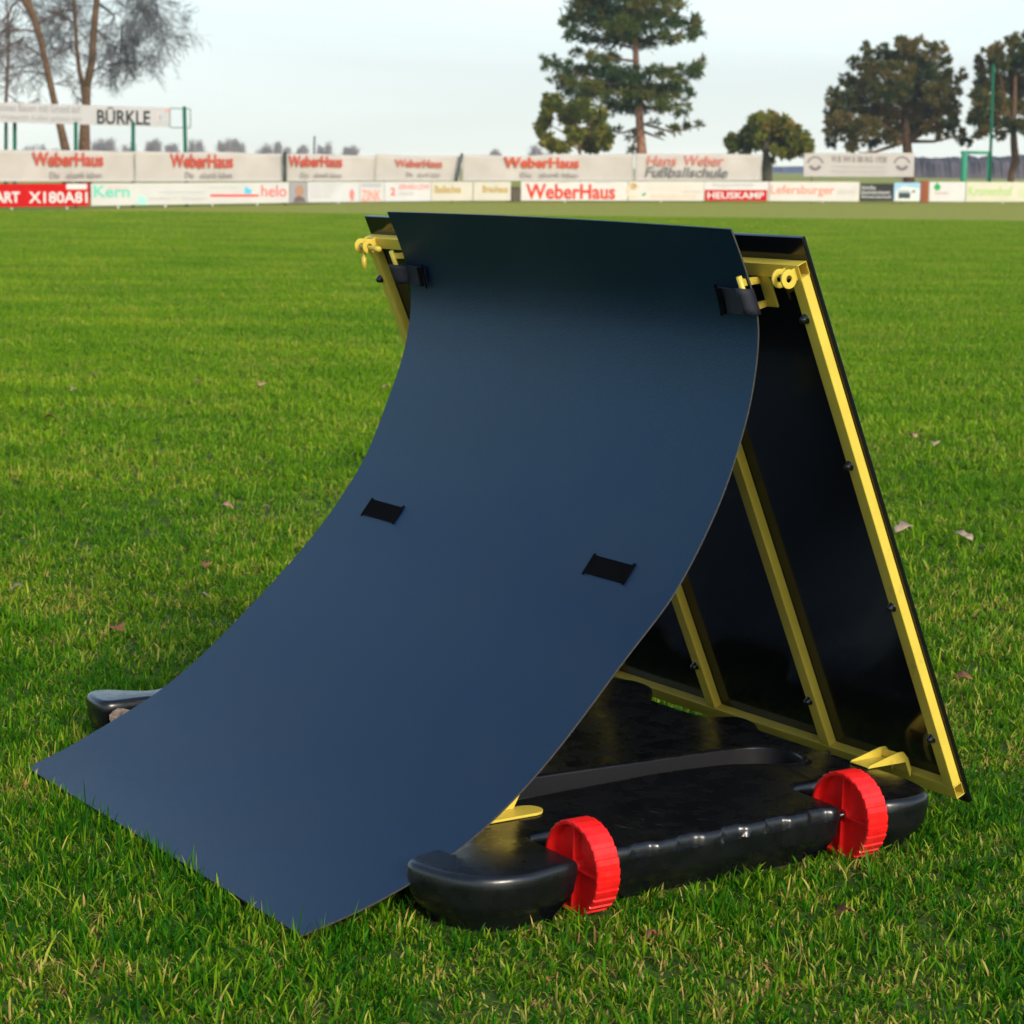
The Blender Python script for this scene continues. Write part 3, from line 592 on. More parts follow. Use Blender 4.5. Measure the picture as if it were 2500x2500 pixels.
class Board:
    def __init__(s, name, x0, x1, yt, yb, col, label, cat, group, thick=.03, dY=0.0, m=None, rough=.45, cloth=False, feet=(), sag=0.0):
        Y0, Y1 = FY(x0)+dY, FY(x1)+dY
        a = bp(x0, yb[0], Y0); b = bp(x1, yb[1], Y1); c = bp(x0, yt[0], Y0); d = bp(x1, yt[1], Y1)
        s.O = a.copy(); dx = b-a; s.L = math.hypot(dx[0], dx[1]); s.rz = math.atan2(dx[1], dx[0]); s.ex = np.array([dx[0], dx[1], 0])/s.L
        s.nv = np.array([s.ex[1], -s.ex[0], 0])
        z = [0, b[2]-a[2], d[2]-a[2], c[2]-a[2]]
        m = m or mat('board_face', tuple(x*.74 for x in col) if min(col) > .5 else col, .6, .10, var=.04, vscale=1.5)
        if cloth:
            nx_, nz_ = max(12, int(s.L*6)), 8; V = []; Fq = []; seed = int(x0)+3; r = np.random.default_rng(abs(seed)); phs = r.uniform(0, 6, 6)
            for side in (0, .006):
                for j in range(nz_+1):
                    for i in range(nx_+1):
                        f, g_ = i/nx_, j/nz_; x = f*s.L; zb = z[0]*(1-f)+z[1]*f; zt = z[3]*(1-f)+z[2]*f
                        zt -= sag*(.5+.5*math.sin(x*1.9+phs[0]))*(.6+.4*math.sin(x*.7+phs[1]))
                        y = -.022*math.sin(3.1*x+phs[2]+2.5*g_*math.sin(x*.8))-.020*math.sin(4.4*x+g_*6+phs[3])*g_-.012*math.sin(9*x+phs[4]-4*g_)
                        V.append((x, y+side, zb+(zt-zb)*g_))
            w_ = nx_+1; m_ = w_*(nz_+1)
            for j in range(nz_):
                for i in range(nx_): a_ = j*w_+i; Fq += [(a_, a_+1, a_+w_+1, a_+w_), (a_+m_, a_+m_+w_, a_+m_+w_+1, a_+m_+1)]
            for j in range(nz_):
                for i in (0, nx_): a_ = j*w_+i; Fq.append((a_, a_+w_, a_+w_+m_, a_+m_))
            for i in range(nx_):
                for j in (0, nz_): a_ = j*w_+i; Fq.append((a_, a_+1, a_+1+m_, a_+m_))
            s.o = pymesh(name, V, Fq, m, None, True); s.front = -.062
        else:
            V = [(0, 0, z[0]), (s.L, 0, z[1]), (s.L, 0, z[2]), (0, 0, z[3]), (0, thick, z[0]), (s.L, thick, z[1]), (s.L, thick, z[2]), (0, thick, z[3])]
            s.o = pymesh(name, V, [(0, 1, 2, 3), (5, 4, 7, 6), (4, 5, 1, 0), (3, 2, 6, 7), (4, 0, 3, 7), (1, 5, 6, 2)], m); bevel(s.o, .006, 1); s.front = -.004
        s.o.location = a; s.o.rotation_euler = (0, 0, s.rz); tag(s.o, label, cat, group)
        if feet:
            for fx in feet:
                q, zf = s.loc(fx, yb[0]+(yb[1]-yb[0])*(fx-x0)/(x1-x0)); wp = s.O+s.ex*q; bm = bmesh.new()
                box(bm, (q-.03, thick+.002, float(gz(wp[0], wp[1]))-s.O[2]-.02), (q+.03, thick+.05, zf+.2)); link('post', bm, cmat((.5, .5, .46)), s.o)
    def loc(s, px, py):
        r = _fw+RV*(px-1250)/F-UV*(py-1250)/F; t = ((s.O-C3)@s.nv)/(r@s.nv); p = C3+r*t-s.O; return float(p@s.ex), float(p[2])
    def text(s, body, x0, x1, y0, y1, col, bold=.0, shear=0., name='lettering'):
        me = text_mesh(body, bold, shear); co = np.array([v.co for v in me.vertices]); lo, hi = co.min(0), co.max(0)
        (a0, z0), (a1, z1) = s.loc(x0, y1), s.loc(x1, y0)
        new = np.stack([a0+(co[:, 0]-lo[0])/(hi[0]-lo[0])*(a1-a0), s.front-.002-(co[:, 2]-lo[2])*.2, z0+(co[:, 1]-lo[1])/(hi[1]-lo[1])*(z1-z0)], 1)
        xs_ = np.sort(co[:, 0]); cuts = [(xs_[i]+xs_[i+1])/2 for i in np.where(np.diff(xs_) > .20)[0]] if ' ' in body else []
        wid = np.digitize(co[:, 0], cuts); out = None
        for w_ in range(len(cuts)+1):
            ix = np.where(wid == w_)[0]; mp_ = {int(a): i for i, a in enumerate(ix)}; fs = [[mp_[v] for v in p.vertices] for p in me.polygons if int(p.vertices[0]) in mp_ and all(v in mp_ for v in p.vertices)]
            out = pymesh(name, new[ix], fs, cmat(col), s.o)
        bpy.data.meshes.remove(me); return out
    def rect(s, x0, x1, y0, y1, col, name='print_block', d=0.0, th=.003):
        (a0, z0), (a1, z1) = s.loc(x0, y1), s.loc(x1, y0); bm = bmesh.new(); box(bm, (a0, s.front-th-d, z0), (a1, s.front+.001-d, z1)); return link(name, bm, cmat(col), s.o)
    def poly(s, pts, col, name='emblem', d=0.0):
        q = [s.loc(*p) for p in pts]; bm = bmesh.new(); prism(bm, q, lambda a, b, t: (a, t, b), s.front-.003-d, s.front-d); return link(name, bm, cmat(col), s.o)
    def ring(s, cx_, cy_, r, wd, col, a0=0, a1=360, name='emblem'):
        n_ = 24; pts = [(cx_+r*math.cos(math.radians(a0+(a1-a0)*i/n_)), cy_+r*math.sin(math.radians(a0+(a1-a0)*i/n_))) for i in range(n_+1)]
        pts += [(cx_+(r-wd)*math.cos(math.radians(a1-(a1-a0)*i/n_)), cy_+(r-wd)*math.sin(math.radians(a1-(a1-a0)*i/n_))) for i in range(n_+1)]
        return s.poly(pts, col, name)
GB = 'advertising boards along the far touchline'
def AB(x0, x1, yt, yb, col, label, **k): return Board('advertising_board', x0, x1, yt, yb, col, label, 'sign', GB, **k)
b = AB(-90, 219, (450, 448), (507, 503), (.52, .004, .003), 'bright red board with white lettering and symbols at the left end', feet=(30, 165))
b.text('DART', -35, 48, 468, 495, WHT, .03); b.text('X180A81', 70, 213, 468, 496, WHT, .02); b.rect(162, 212, 449, 462, (.85, .78, .74), 'label_plate')
b = AB(223, 706, (448, 445), (502.5, 495), (.80, .77, .73), 'long white board with mint green lettering, red line, blue square and red word helo', feet=(290, 405, 520, 630))
b.text('Kern', 229, 316, 453, 482, (.16, .58, .42), .02); b.rect(262, 310, 456, 459, (.75, .45, .42)); b.poly([(335, 478), (352, 478), (360, 500), (336, 500)], (.40, .75, .62)); b.text('Am Rhein 12 - Bauzentrum', 365, 505, 480, 488, (.6, .62, .6)); b.text('beraten planen einrichten', 385, 500, 466, 473, (.55, .72, .62))
b.rect(513, 632, 475, 480, (.72, .06, .05)); b.poly([(597, 458), (604, 456), (606, 461), (615, 463), (612, 474), (597, 473)], (.10, .50, .70)); b.text('helo', 638, 699, 452, 480, (.72, .10, .10)); b.text('stark in Holz', 512, 580, 455, 460, (.6, .58, .55))
b = AB(707, 750, (445, 444.5), (495, 494.5), (.33, .31, .33), 'narrow grey board with a brown portrait print between white boards')
b.poly([(716+12+11*math.cos(t)+3, 466+14*math.sin(t)) for t in np.linspace(0, 6.1, 18)], (.42, .24, .15), 'portrait_print'); b.poly([(716, 493), (720, 482), (731, 478), (742, 483), (746, 493)], (.16, .11, .10), 'portrait_print')
b = AB(751, 878, (444.5, 444), (494, 493), (.80, .78, .77), 'white board with rows of small grey print and a red mark at its right end', feet=(828,))
for k in range(4): b.text('Sanitaer Heizung Service'[:24-3*k], 758, 832-8*k, 449+9*k, 454+9*k, (.52, .5, .5))
b.poly([(854, 466), (860, 461), (865, 470), (863, 489), (857, 489), (853, 478)], (.78, .22, .18))
b = AB(879, 938, (444, 444), (493, 492), (.80, .77, .74), 'small white board with orange red word ZINK under a grey bar')
b.rect(883, 930, 447, 457, (.55, .55, .55)); b.text('ZINK', 882, 930, 464, 491, (.80, .28, .20), .01)
b = AB(939, 1052, (444, 443.5), (492, 491), (.82, .80, .78), 'white board with red square emblem and a red line of print above grey print')
b.text('2', 953, 965, 458, 477, (.75, .14, .10), .03); b.text('GEBHARD-LOEWE', 973, 1048, 450, 462, (.78, .30, .26), .01); b.text('Elektrik', 975, 1010, 468, 477, (.5, .48, .47))
b = AB(1053, 1154, (443.5, 443.5), (491, 490), (.80, .74, .62), 'cream board with one gold word, left of two alike'); b.text('Badisches', 1061, 1125, 453, 471, (.48, .32, .06), .02)
b = AB(1156, 1247, (443.5, 443.5), (490, 490), (.80, .74, .62), 'cream board with one gold word, beside the brown box'); b.text('Brauhaus', 1178, 1240, 453, 470, (.48, .32, .06), .02)
bx = Board('equipment_box', 1249, 1270, (456, 456), (492, 492), (.11, .085, .06), 'brown box standing between the cream board and the big white board', 'box', None, thick=.35); bx.rect(1251, 1268, 458, 462, (.07, .055, .04), 'lid_gap')
b = AB(1272, 1532, (443, 443), (490, 490), (.86, .82, .76), 'white board with big bright red house builder lettering', feet=(1380,)); b.text('WeberHaus', 1283, 1502, 450, 486, (.62, .05, .02), .025)
b.text('www', 1360, 1390, 444.5, 447, (.6, .6, .58)); b.text('bauen', 1455, 1490, 444.5, 447, (.6, .6, .58))
b = AB(1534, 1718, (443, 443), (490, 490.5), (.86, .80, .72), 'cream board with pale orange figure emblem and faint orange print', feet=(1615,))
b.ring(1546, 466, 18, 5, (.85, .55, .38), 60, 330); b.poly([(1567, 474), (1578, 469), (1574, 477), (1568, 479)], (.06, .30, .10)); b.text('SPORTHAUS', 1585, 1680, 452, 468, (.85, .62, .50)); b.rect(1588, 1700, 474, 485, (.85, .66, .54)); b.text('aktiv leben', 1665, 1712, 464, 470, (.6, .55, .5)); b.ring(1546, 455, 9, 9, (.60, .48, .22), 0, 359)
b = AB(1719, 1876, (443, 443.5), (490.5, 491), (.84, .81, .77), 'white board with a red block of white letters in its lower part'); b.rect(1720, 1873, 464, 490, (.50, .008, .006)); b.front -= .004; b.text('HEUSKAMP', 1727, 1865, 469, 485, WHT, .02); b.front += .004; b.text('Baugesellschaft', 1740, 1840, 447, 458, (.62, .6, .58))
b = AB(1878, 2097, (443.5, 444), (491, 492), (.86, .80, .73), 'white board with large pale red lettering at its left', feet=(2010,)); b.text('Lefersburger', 1881, 2037, 453, 480, (.75, .26, .18), .01); b.text('aktuell', 2045, 2088, 458, 474, (.68, .66, .66))
b = AB(2100, 2181, (448, 448), (491, 491.5), (.035, .035, .032), 'black board with rows of white print'); 
for k, tx in enumerate(('Holz-Bau', 'Dachdeckerei', 'Zimmergeschaeft')): b.text(tx, 2102, (2138, 2172, 2176)[k], 453+12*k, 462+12*k, (.62, .6, .58), .02)
b = AB(2182, 2246, (446, 446), (491, 491), (.32, .52, .66), 'picture board of a white house under blue sky'); b.poly([(2186, 466), (2205, 454), (2246, 460), (2244, 491), (2184, 491)], (.80, .80, .76), 'house_print'); b.front -= .004; b.rect(2193, 2222, 471, 484, (.05, .07, .07), 'garage_print'); b.rect(2193, 2220, 465, 471, (.35, .45, .45), 'window_print'); b.rect(2226, 2234, 465, 470, (.06, .1, .05), 'window_print'); b.front += .004
b = Board('wooden_screen', 2248, 2266, (441, 441), (494, 494), (.30, .09, .035), 'rusty orange wooden screen between the house picture and white board', 'screen', None, thick=.1); b.rect(2256.6, 2257.4, 442, 493, (.12, .04, .02), 'gap')
b = AB(2268, 2356, (444, 444), (492, 492.5), (.86, .82, .78), 'white board with a green drop emblem'); b.poly([(2288+8*math.sin(t)*(1 if t < 3.14 else 1), 457-8*math.cos(t)) for t in np.linspace(.5, 5.8, 14)]+[(2288, 444)], (.03, .35, .09)); b.text('Gartenbau', 2282, 2315, 467, 474, (.62, .42, .38)); 
b = AB(2358, 2620, (444, 445), (492.5, 493), (.84, .80, .62), 'pale yellow board with light green lettering at the right end', feet=(2450,)); b.text('Kronenhof', 2364, 2472, 455, 478, (.42, .58, .18), .01); b.text('Gasthaus', 2488, 2560, 457, 480, (.55, .68, .30), .01); b.rect(2362, 2480, 484, 486, (.80, .68, .55))
# upper cloth banners
GBn = 'cloth banners above the advertising boards'; CM = mat('banner_cloth', (.50, .455, .405), .75, .2, var=.07, vscale=.8, detail=6)
def BN(x0, x1, yt, yb, label, sag=.05): return Board('banner', x0, x1, yt, yb, None, label, 'banner', GBn, dY=.35, m=CM, cloth=True, sag=sag)
def wh(b, x0, x1, y0, y1, x2, x3, y2, y3, col=(.52, .085, .05), c2=(.34, .31, .28)): b.text('WeberHaus', x0, x1, y0, y1, col, .03); b.text('Die Zukunft leben', x2, x3, y2, y3, c2, .012)
b = BN(-80, 329, (364, 369), (443, 443), 'beige banner with red lettering, leftmost, below the two-trunk bare tree', .02); wh(b, 77, 250, 373, 405, 120, 246, 419, 434)
b = BN(330, 692, (369, 372), (443, 442), 'beige banner with red lettering left of the dark post, with diagonal creases', .05); wh(b, 413, 567, 377, 409, 450, 565, 420, 434)
b = BN(700, 915, (375, 378), (442, 441), 'beige banner with red lettering just right of the dark post', .05); wh(b, 702, 834, 381, 407, 733, 832, 421, 433)
b = BN(916, 1122, (375, 380), (441, 441), 'beige sagging banner with faded red lettering above the cream boards', .10); wh(b, 962, 1078, 390, 408, 990, 1073, 420, 431, (.52, .13, .09), (.34, .31, .28))
b = BN(1128, 1547, (378, 375), (441, 441), 'beige banner with orange red lettering left of the pine trunk', .06); wh(b, 1228, 1412, 385, 409, 1270, 1410, 421, 432, (.58, .10, .05), (.34, .31, .28))
b = BN(1549, 1859, (375, 375), (441, 440), 'beige banner reading Hans Weber in faded red above grey slanted letters', .03)
b.text('Hans', 1577, 1650, 380, 404, (.60, .20, .15), .01, .15); b.text('Weber', 1668, 1766, 380, 404, (.60, .20, .15), .01, .15); b.text('Fußballschule', 1572, 1775, 409, 432, (.20, .19, .18), .015, .2)
# dark post between banners, green posts
def post(px, yt, yb_, Y, r, col, label, cat='post', name='post', group=None, x2=None):
    a, b_ = bp(px, yb_, Y), bp(x2 or px, yt, Y); a[2] = float(gz(a[0], a[1]))-.05
    bm = bmesh.new(); tube(bm, [(0, 0, 0), tuple(b_-a)], r, 10); tube(bm, [tuple((b_-a)*.999), tuple((b_-a)*1.0+np.array([0, 0, .03]))], [r*1.15, r*.5], 10)
    o = link(name, bm, cmat(col), None, True); o.location = a; tag(o, label, cat, group); return o
post(696, 372, 500, FY(696)+.15, .045, (.05, .055, .045), 'dark post between two beige banners')
post(1103, 376, 445, FY(1103)+.25, .05, (.10, .10, .09), 'small dark post top showing above the sagging banner', x2=1128)
GRN = (.012, .13, .07)
YB = 70.5
for px, r, lb in ((15, .035, 'thin green post under the far left end of the white overhead banner'), (36, .06, 'green post carrying the overhead banner, second from the left'), (185, .06, 'green post between the two bare tree trunks'), (325, .06, 'green post under the builder name lettering'), (456, .06, 'green post at the free right end of the overhead banner')):
    post(px, 262 if px == 456 else 300, 500, YB+(px/500.), r, GRN, lb, group='green posts under the overhead banner', x2=450 if px == 456 else None)
s_ = Board('overhead_banner', -80, 413, (247, 263), (296, 310), (.70, .67, .64), 'white raised banner with black builder name and two lines of grey print on green posts', 'banner', None, dY=4.3-.6, thick=.04)
s_.text('BÜRKLE', 237, 366, 263, 303, (.03, .035, .035), .02); s_.text('schönes Bauen mit Grund auf', -20, 196, 257, 271, (.35, .33, .33), .012); s_.text('er Weberith-Keller gebaut von', -20, 200, 283, 296, (.40, .38, .37), .012)
s_.ring(397, 286, 9, 3, (.45, .58, .66), 0, 300); s_.rect(380, 392, 272, 296, (.72, .62, .60)); s_.rect(403, 412, 266, 274, (.70, .35, .32))
bm = bmesh.new(); q = [s_.loc(415, 264), s_.loc(465, 266), s_.loc(465, 312), s_.loc(415, 311)]
for i in range(4): tube(bm, [(q[i][0], 0, q[i][1]), (q[(i+1) % 4][0], 0, q[(i+1) % 4][1])], .022, 6)
link('frame', bm, cmat((.30, .36, .30)), s_.o)
b = Board('club_banner', 1962, 2231, (374, 373), (431, 432), (.66, .60, .55), 'pale banner with two round emblems and grey print between, below the big cypress-like tree', 'banner', None, dY=.6, thick=.03)
for cx_ in (1990, 2202):
    b.ring(cx_, 402, 21, 5, (.22, .20, .19), 190, 350); b.ring(cx_, 400, 17, 8, (.18, .17, .16), 20, 160); b.ring(cx_, 400, 8, 2, (.5, .46, .42), 0, 359)
b.text('VFB WEINBERG 1928', 2028, 2165, 382, 396, (.24, .22, .21), .03); b.text('Vereinsgaststaette am Sportplatz', 2028, 2163, 404, 411, (.45, .42, .40), .01); b.text('Dienstag bis Sonntag geoeffnet', 2028, 2163, 415, 423, (.45, .42, .40), .01)
for fx in (1985, 2205):
    q0, z0 = b.loc(fx, 433); wp = b.O+b.ex*q0; bm = bmesh.new(); box(bm, (q0-.03, .031, -b.O[2]-.03), (q0+.03, .08, z0+.2)); link('post', bm, cmat((.25, .2, .15)), b.o)
# green goal and tall pole
Yg = 92.; gr_ = empty('goal_frame', bp(2352, 437, Yg)); gr_.location[2] = 0; tag(gr_, 'green metal goal frame standing behind the pale yellow board', 'goal')
for px in (2352, 2412):
    a, c = bp(px, 440, Yg), bp(px, 372, Yg); bm = bmesh.new(); tube(bm, [(a[0], Yg, 0), (a[0], Yg, c[2])], .13 if px == 2352 else .07, 10); o = link('upright', bm, cmat((.05, .30, .17)), gr_, True); o.matrix_parent_inverse = Matrix.Translation(-Vector(gr_.location))
c0, c1 = bp(2352, 372, Yg), bp(2412, 373, Yg); bm = bmesh.new(); tube(bm, [(c0[0]-.1, Yg, c0[2]), (c1[0]+.05, Yg, c0[2])], .06, 8); o = link('crossbar', bm, cmat((.05, .30, .17)), gr_, True); o.matrix_parent_inverse = Matrix.Translation(-Vector(gr_.location))
post(2417, 158, 445, 90., .06, (.01, .12, .06), 'tall green floodlight pole in front of the rightmost tree', 'pole', 'tall_pole', x2=2425)

# ------------------------------------------------------------ trees
BARK = mat('bark', (.13, .075, .04), .9, .2, var=.4, vscale=6, bump=1, bscale=20)
PBARK = mat('pine_bark', (.30, .15, .095), .9, .2, var=.4, vscale=5, bump=1, bscale=20)
TWIG = mat('twigs', (.10, .10, .10), .9, .2, var=.3, vscale=3)
def foliage_mat(name, stops):
    m = bpy.data.materials.new(name); m.use_nodes = True; t = m.node_tree; N = t.nodes; L = t.links; b = N['Principled BSDF']
    a = N.new('ShaderNodeAttribute'); a.attribute_name = 'rnd'; r = N.new('ShaderNodeValToRGB'); e = r.color_ramp
    e.elements[0].position = 0; e.elements[0].color = (*stops[0], 1); e.elements[1].position = 1; e.elements[1].color = (*stops[-1], 1)
    for i, c in enumerate(stops[1:-1]): q = e.elements.new((i+1)/(len(stops)-1)); q.color = (*c, 1)
    L.new(a.outputs['Fac'], r.inputs[0]); L.new(r.outputs[0], b.inputs['Base Color']); b.inputs['Roughness'].default_value = .7; b.inputs['Specular IOR Level'].default_value = .2
    tr = N.new('ShaderNodeBsdfTranslucent'); L.new(r.outputs[0], tr.inputs[0]); ms = N.new('ShaderNodeMixShader'); ms.inputs[0].default_value = .32
    L.new(b.outputs[0], ms.inputs[1]); L.new(tr.outputs[0], ms.inputs[2]); L.new(ms.outputs[0], N['Material Output'].inputs[0]); return m
F_PINE = foliage_mat('pine_needles', [(.018, .060, .022), (.070, .115, .018), (.15, .155, .022), (.19, .115, .035)])
F_DEC = foliage_mat('small_tree_leaves', [(.06, .085, .012), (.17, .19, .018), (.27, .22, .030), (.22, .11, .035)])
F_CYP = foliage_mat('cypress_leaves', [(.030, .065, .022), (.12, .12, .022), (.21, .145, .040), (.23, .11, .042)])
def crown(clumps, Y, depth, nleaf, size, m, parent, org, seed, up=.3, elong=2.2, spike=0.0, jit=1.0):
    r_ = np.random.default_rng(seed); k = Y/F; area = np.array([a[2]*a[3] for a in clumps]); cnt = (nleaf*area/area.sum()).astype(int)+4; Vs = []; Rn = []
    for (cx_, cy_, rx, ry), n in zip(clumps, cnt):
        dy = r_.uniform(-1, 1)*depth*jit; Yc = Y+dy; c = bp(cx_, cy_, Yc); tone = r_.uniform(0, .55)
        ns = max(3, n//22); d = r_.normal(size=(ns, 3)); d /= np.linalg.norm(d, axis=1)[:, None]; rad = r_.random(ns)**.45
        sub = d*rad[:, None]*np.array([rx*k, max(rx, ry)*k*.9, ry*k]); tn = tone+r_.uniform(-.15, .35, ns)
        idx = r_.integers(0, ns, n); off = r_.normal(size=(n, 3))*np.array([rx, (rx+ry)/2, ry])*k*.11; off[:, 2] *= 1.2
        p = c+sub[idx]+off; dirv = r_.normal(size=(n, 3)); dirv[:, 2] += up; dirv += d[idx]*(.4+spike)*(1+(r_.random((n, 1)) < .1)*1.5); dirv /= np.linalg.norm(dirv, axis=1)[:, None]
        sd_ = np.cross(dirv, r_.normal(size=(n, 3))); sd_ /= np.linalg.norm(sd_, axis=1)[:, None]
        L_ = size*r_.uniform(.6, 1.4, n)[:, None]; W_ = L_/elong
        q = np.stack([p-sd_*W_*.15, p+dirv*L_*.5-sd_*W_*.5, p+dirv*L_, p+dirv*L_*.5+sd_*W_*.5], 1); Vs.append(q.reshape(-1, 3)); Rn.append(np.repeat(np.clip(tn[idx]+r_.uniform(-.12, .12, n), 0, 1), 4))
    V = np.concatenate(Vs)-np.array(org); Q = np.arange(len(V)).reshape(-1, 4); return bigmesh('crown', V, Q, m, parent, {'rnd': np.concatenate(Rn)})
def limb(bm, pts, Y, ws, org, seg=8):                       # pts in photo pixels, widths in pixels
    k = Y/F; P3 = [bp(p[0], p[1], Y+(p[2] if len(p) > 2 else 0))-np.array(org) for p in pts]; tube(bm, P3, [w_*k/2 for w_ in ws], seg, True)
def tree_root(name, px, py, Y, label, cat='tree', group='trees behind the far touchline'):
    p = bp(px, py, Y); p[2] = float(gz(p[0], min(Y, 110)))-.05; o = empty(name, p); tag(o, label, cat, group); return o, p
def base_px(px, Y): 
    lo, hi = 300., 800.
    for _ in range(40):
        m_ = (lo+hi)/2
        if bp(px, m_, Y)[2] > 0: lo = m_
        else: hi = m_
    return lo
# pine
Yp = 100.; R_, og = tree_root('pine_tree', 1566, 440, Yp, 'tall pine with layered dark green boughs and pinkish trunk in the middle')
bm = bmesh.new(); limb(bm, [(1568, base_px(1568, Yp)), (1567, 375), (1563, 320), (1558, 230), (1553, 150), (1548, 60), (1545, -40), (1543, -140), (1542, -250)], Yp, [30, 25, 21, 17, 15, 13, 11, 8, 3], og, 10); link('trunk', bm, PBARK, R_, True)
PB = [((1562, 300), (1640, 322), (1708, 308)), ((1563, 318), (1600, 333), (1622, 342)), ((1562, 310), (1520, 325), (1485, 318)), ((1556, 215), (1640, 220), (1715, 160)), ((1556, 205), (1470, 205), (1340, 150)), ((1558, 260), (1640, 270), (1672, 250)), ((1552, 120), (1450, 90), (1370, 60)), ((1550, 100), (1640, 90), (1712, 50)), ((1552, 150), (1480, 140), (1400, 128)), ((1557, 240), (1480, 265), (1420, 250)), ((1548, 60), (1620, 30), (1690, 45)), ((1548, 40), (1450, 10), (1400, -20)), ((1545, -60), (1620, -90), (1680, -110)), ((1545, -60), (1470, -90), (1410, -110)), ((1563, 335), (1548, 345), (1545, 360))]
for i, b_ in enumerate(PB):
    bm = bmesh.new(); r = random.Random(i); dz = r.uniform(-1.2, 1.2); limb(bm, [(b_[0][0], b_[0][1], 0), (b_[1][0], b_[1][1], dz*.5), (b_[2][0], b_[2][1], dz)], Yp, [7, 5, 2], og, 6); link('bough', bm, BARK, R_, True)
PC = [(1450,15,55,26),(1520,8,65,28),(1600,12,60,28),(1412,50,36,18),(1470,52,45,22),(1535,62,50,22),(1600,50,50,24),(1652,55,32,16),(1695,42,12,14),(1704,68,13,18),(1688,85,28,10),(1374,62,11,12),(1392,80,20,10),(1430,92,34,12),(1500,100,45,16),(1570,100,45,18),(1635,95,30,12),(1410,130,18,8),(1450,140,34,10),(1500,145,30,10),(1325,155,9,14),(1348,148,16,9),(1372,165,28,14),(1375,195,32,16),(1430,178,36,16),(1488,182,38,16),(1530,200,40,18),(1590,180,32,14),(1640,178,34,16),(1682,168,22,16),(1715,155,7,14),(1700,180,14,14),(1400,228,42,18),(1465,232,40,16),(1530,242,40,15),(1600,222,40,20),(1650,212,32,18),(1675,232,18,14),(1560,262,40,13),(1490,264,30,11),(1622,262,34,13),(1658,278,20,8),(1675,262,8,8),(1650,318,26,6),(1690,312,20,6),(1712,306,9,6),(1612,330,10,4),(1545,340,8,14),(1550,370,8,8),(1500,318,20,4),(1600,300,10,6),(1480,-30,70,26),(1560,-40,70,30),(1630,-35,40,24),(1500,-90,60,26),(1580,-100,60,28),(1540,-150,60,30),(1540,-210,35,30),(1542,-255,14,20)]
PC = [(a, b, c*1.13, d*1.15) for a, b, c, d in PC]+[(1520,180,60,20),(1545,225,60,20),(1480,215,60,18),(1590,235,60,18),(1430,210,46,16),(1530,75,60,26),(1490,30,60,20)]
crown(PC, Yp, 1.6, 36000, .24, F_PINE, R_, og, 1, up=.6, elong=3.4)
# small tree under the pine
Yd = 94.; R_, og = tree_root('young_tree', 1416, 440, Yd, 'small yellow green tree with an airy crown standing left under the pine')
bm = bmesh.new(); limb(bm, [(1417, base_px(1417, Yd)), (1416, 375), (1413, 330), (1400, 290), (1380, 262)], Yd, [8, 7, 6, 4, 2], og); limb(bm, [(1414, 335), (1440, 300), (1460, 285)], Yd, [5, 4, 2], og); limb(bm, [(1415, 345), (1370, 320), (1335, 300)], Yd, [5, 3, 2], og); link('trunk', bm, BARK, R_, True)
crown([(1348,262,24,14),(1330,290,13,20),(1320,315,11,22),(1338,342,14,18),(1368,358,26,13),(1390,285,28,20),(1420,268,30,22),(1455,290,28,24),(1475,330,22,22),(1440,340,28,18),(1400,330,18,18),(1440,362,24,8),(1480,352,12,12),(1345,240,16,10)], Yd, .9, 7000, .22, F_DEC, R_, og, 2, up=.1, elong=1.9)
# small round tree
Yd = 96.; R_, og = tree_root('round_tree', 1872, 440, Yd, 'low round olive tree with drooping sides right of the beige banners')
bm = bmesh.new(); limb(bm, [(1874, base_px(1874, Yd)), (1873, 415), (1871, 385), (1868, 355), (1862, 320)], Yd, [26, 24, 18, 13, 5], og)
for e in ((1830, 320), (1805, 340), (1915, 320), (1940, 345), (1885, 300)): limb(bm, [(1870, 375), ((1870+e[0])/2, 340), e], Yd, [8, 5, 2], og)
link('trunk', bm, mat('grey_bark', (.085, .075, .05), .9, .2, var=.4, vscale=6), R_, True)
crown([(1790,362,12,10),(1822,372,10,8),(1900,366,18,8),(1930,374,8,10),(1978,366,8,10),(1845,296,10,8),(1880,282,7,9),(1918,292,9,8),(1785,345,16,12),(1805,340,24,14),(1822,356,22,14),(1840,322,30,18),(1862,300,34,18),(1866,284,8,8),(1897,288,8,8),(1890,305,34,20),(1922,318,28,20),(1950,335,24,20),(1960,365,12,16),(1975,352,10,10),(1908,348,26,14),(1875,335,36,16),(1848,350,16,10),(1935,360,12,10),(1905,375,7,12),(1872,400,11,16)], Yd, 1.0, 9000, .22, F_DEC, R_, og, 3, up=.0, elong=1.8)
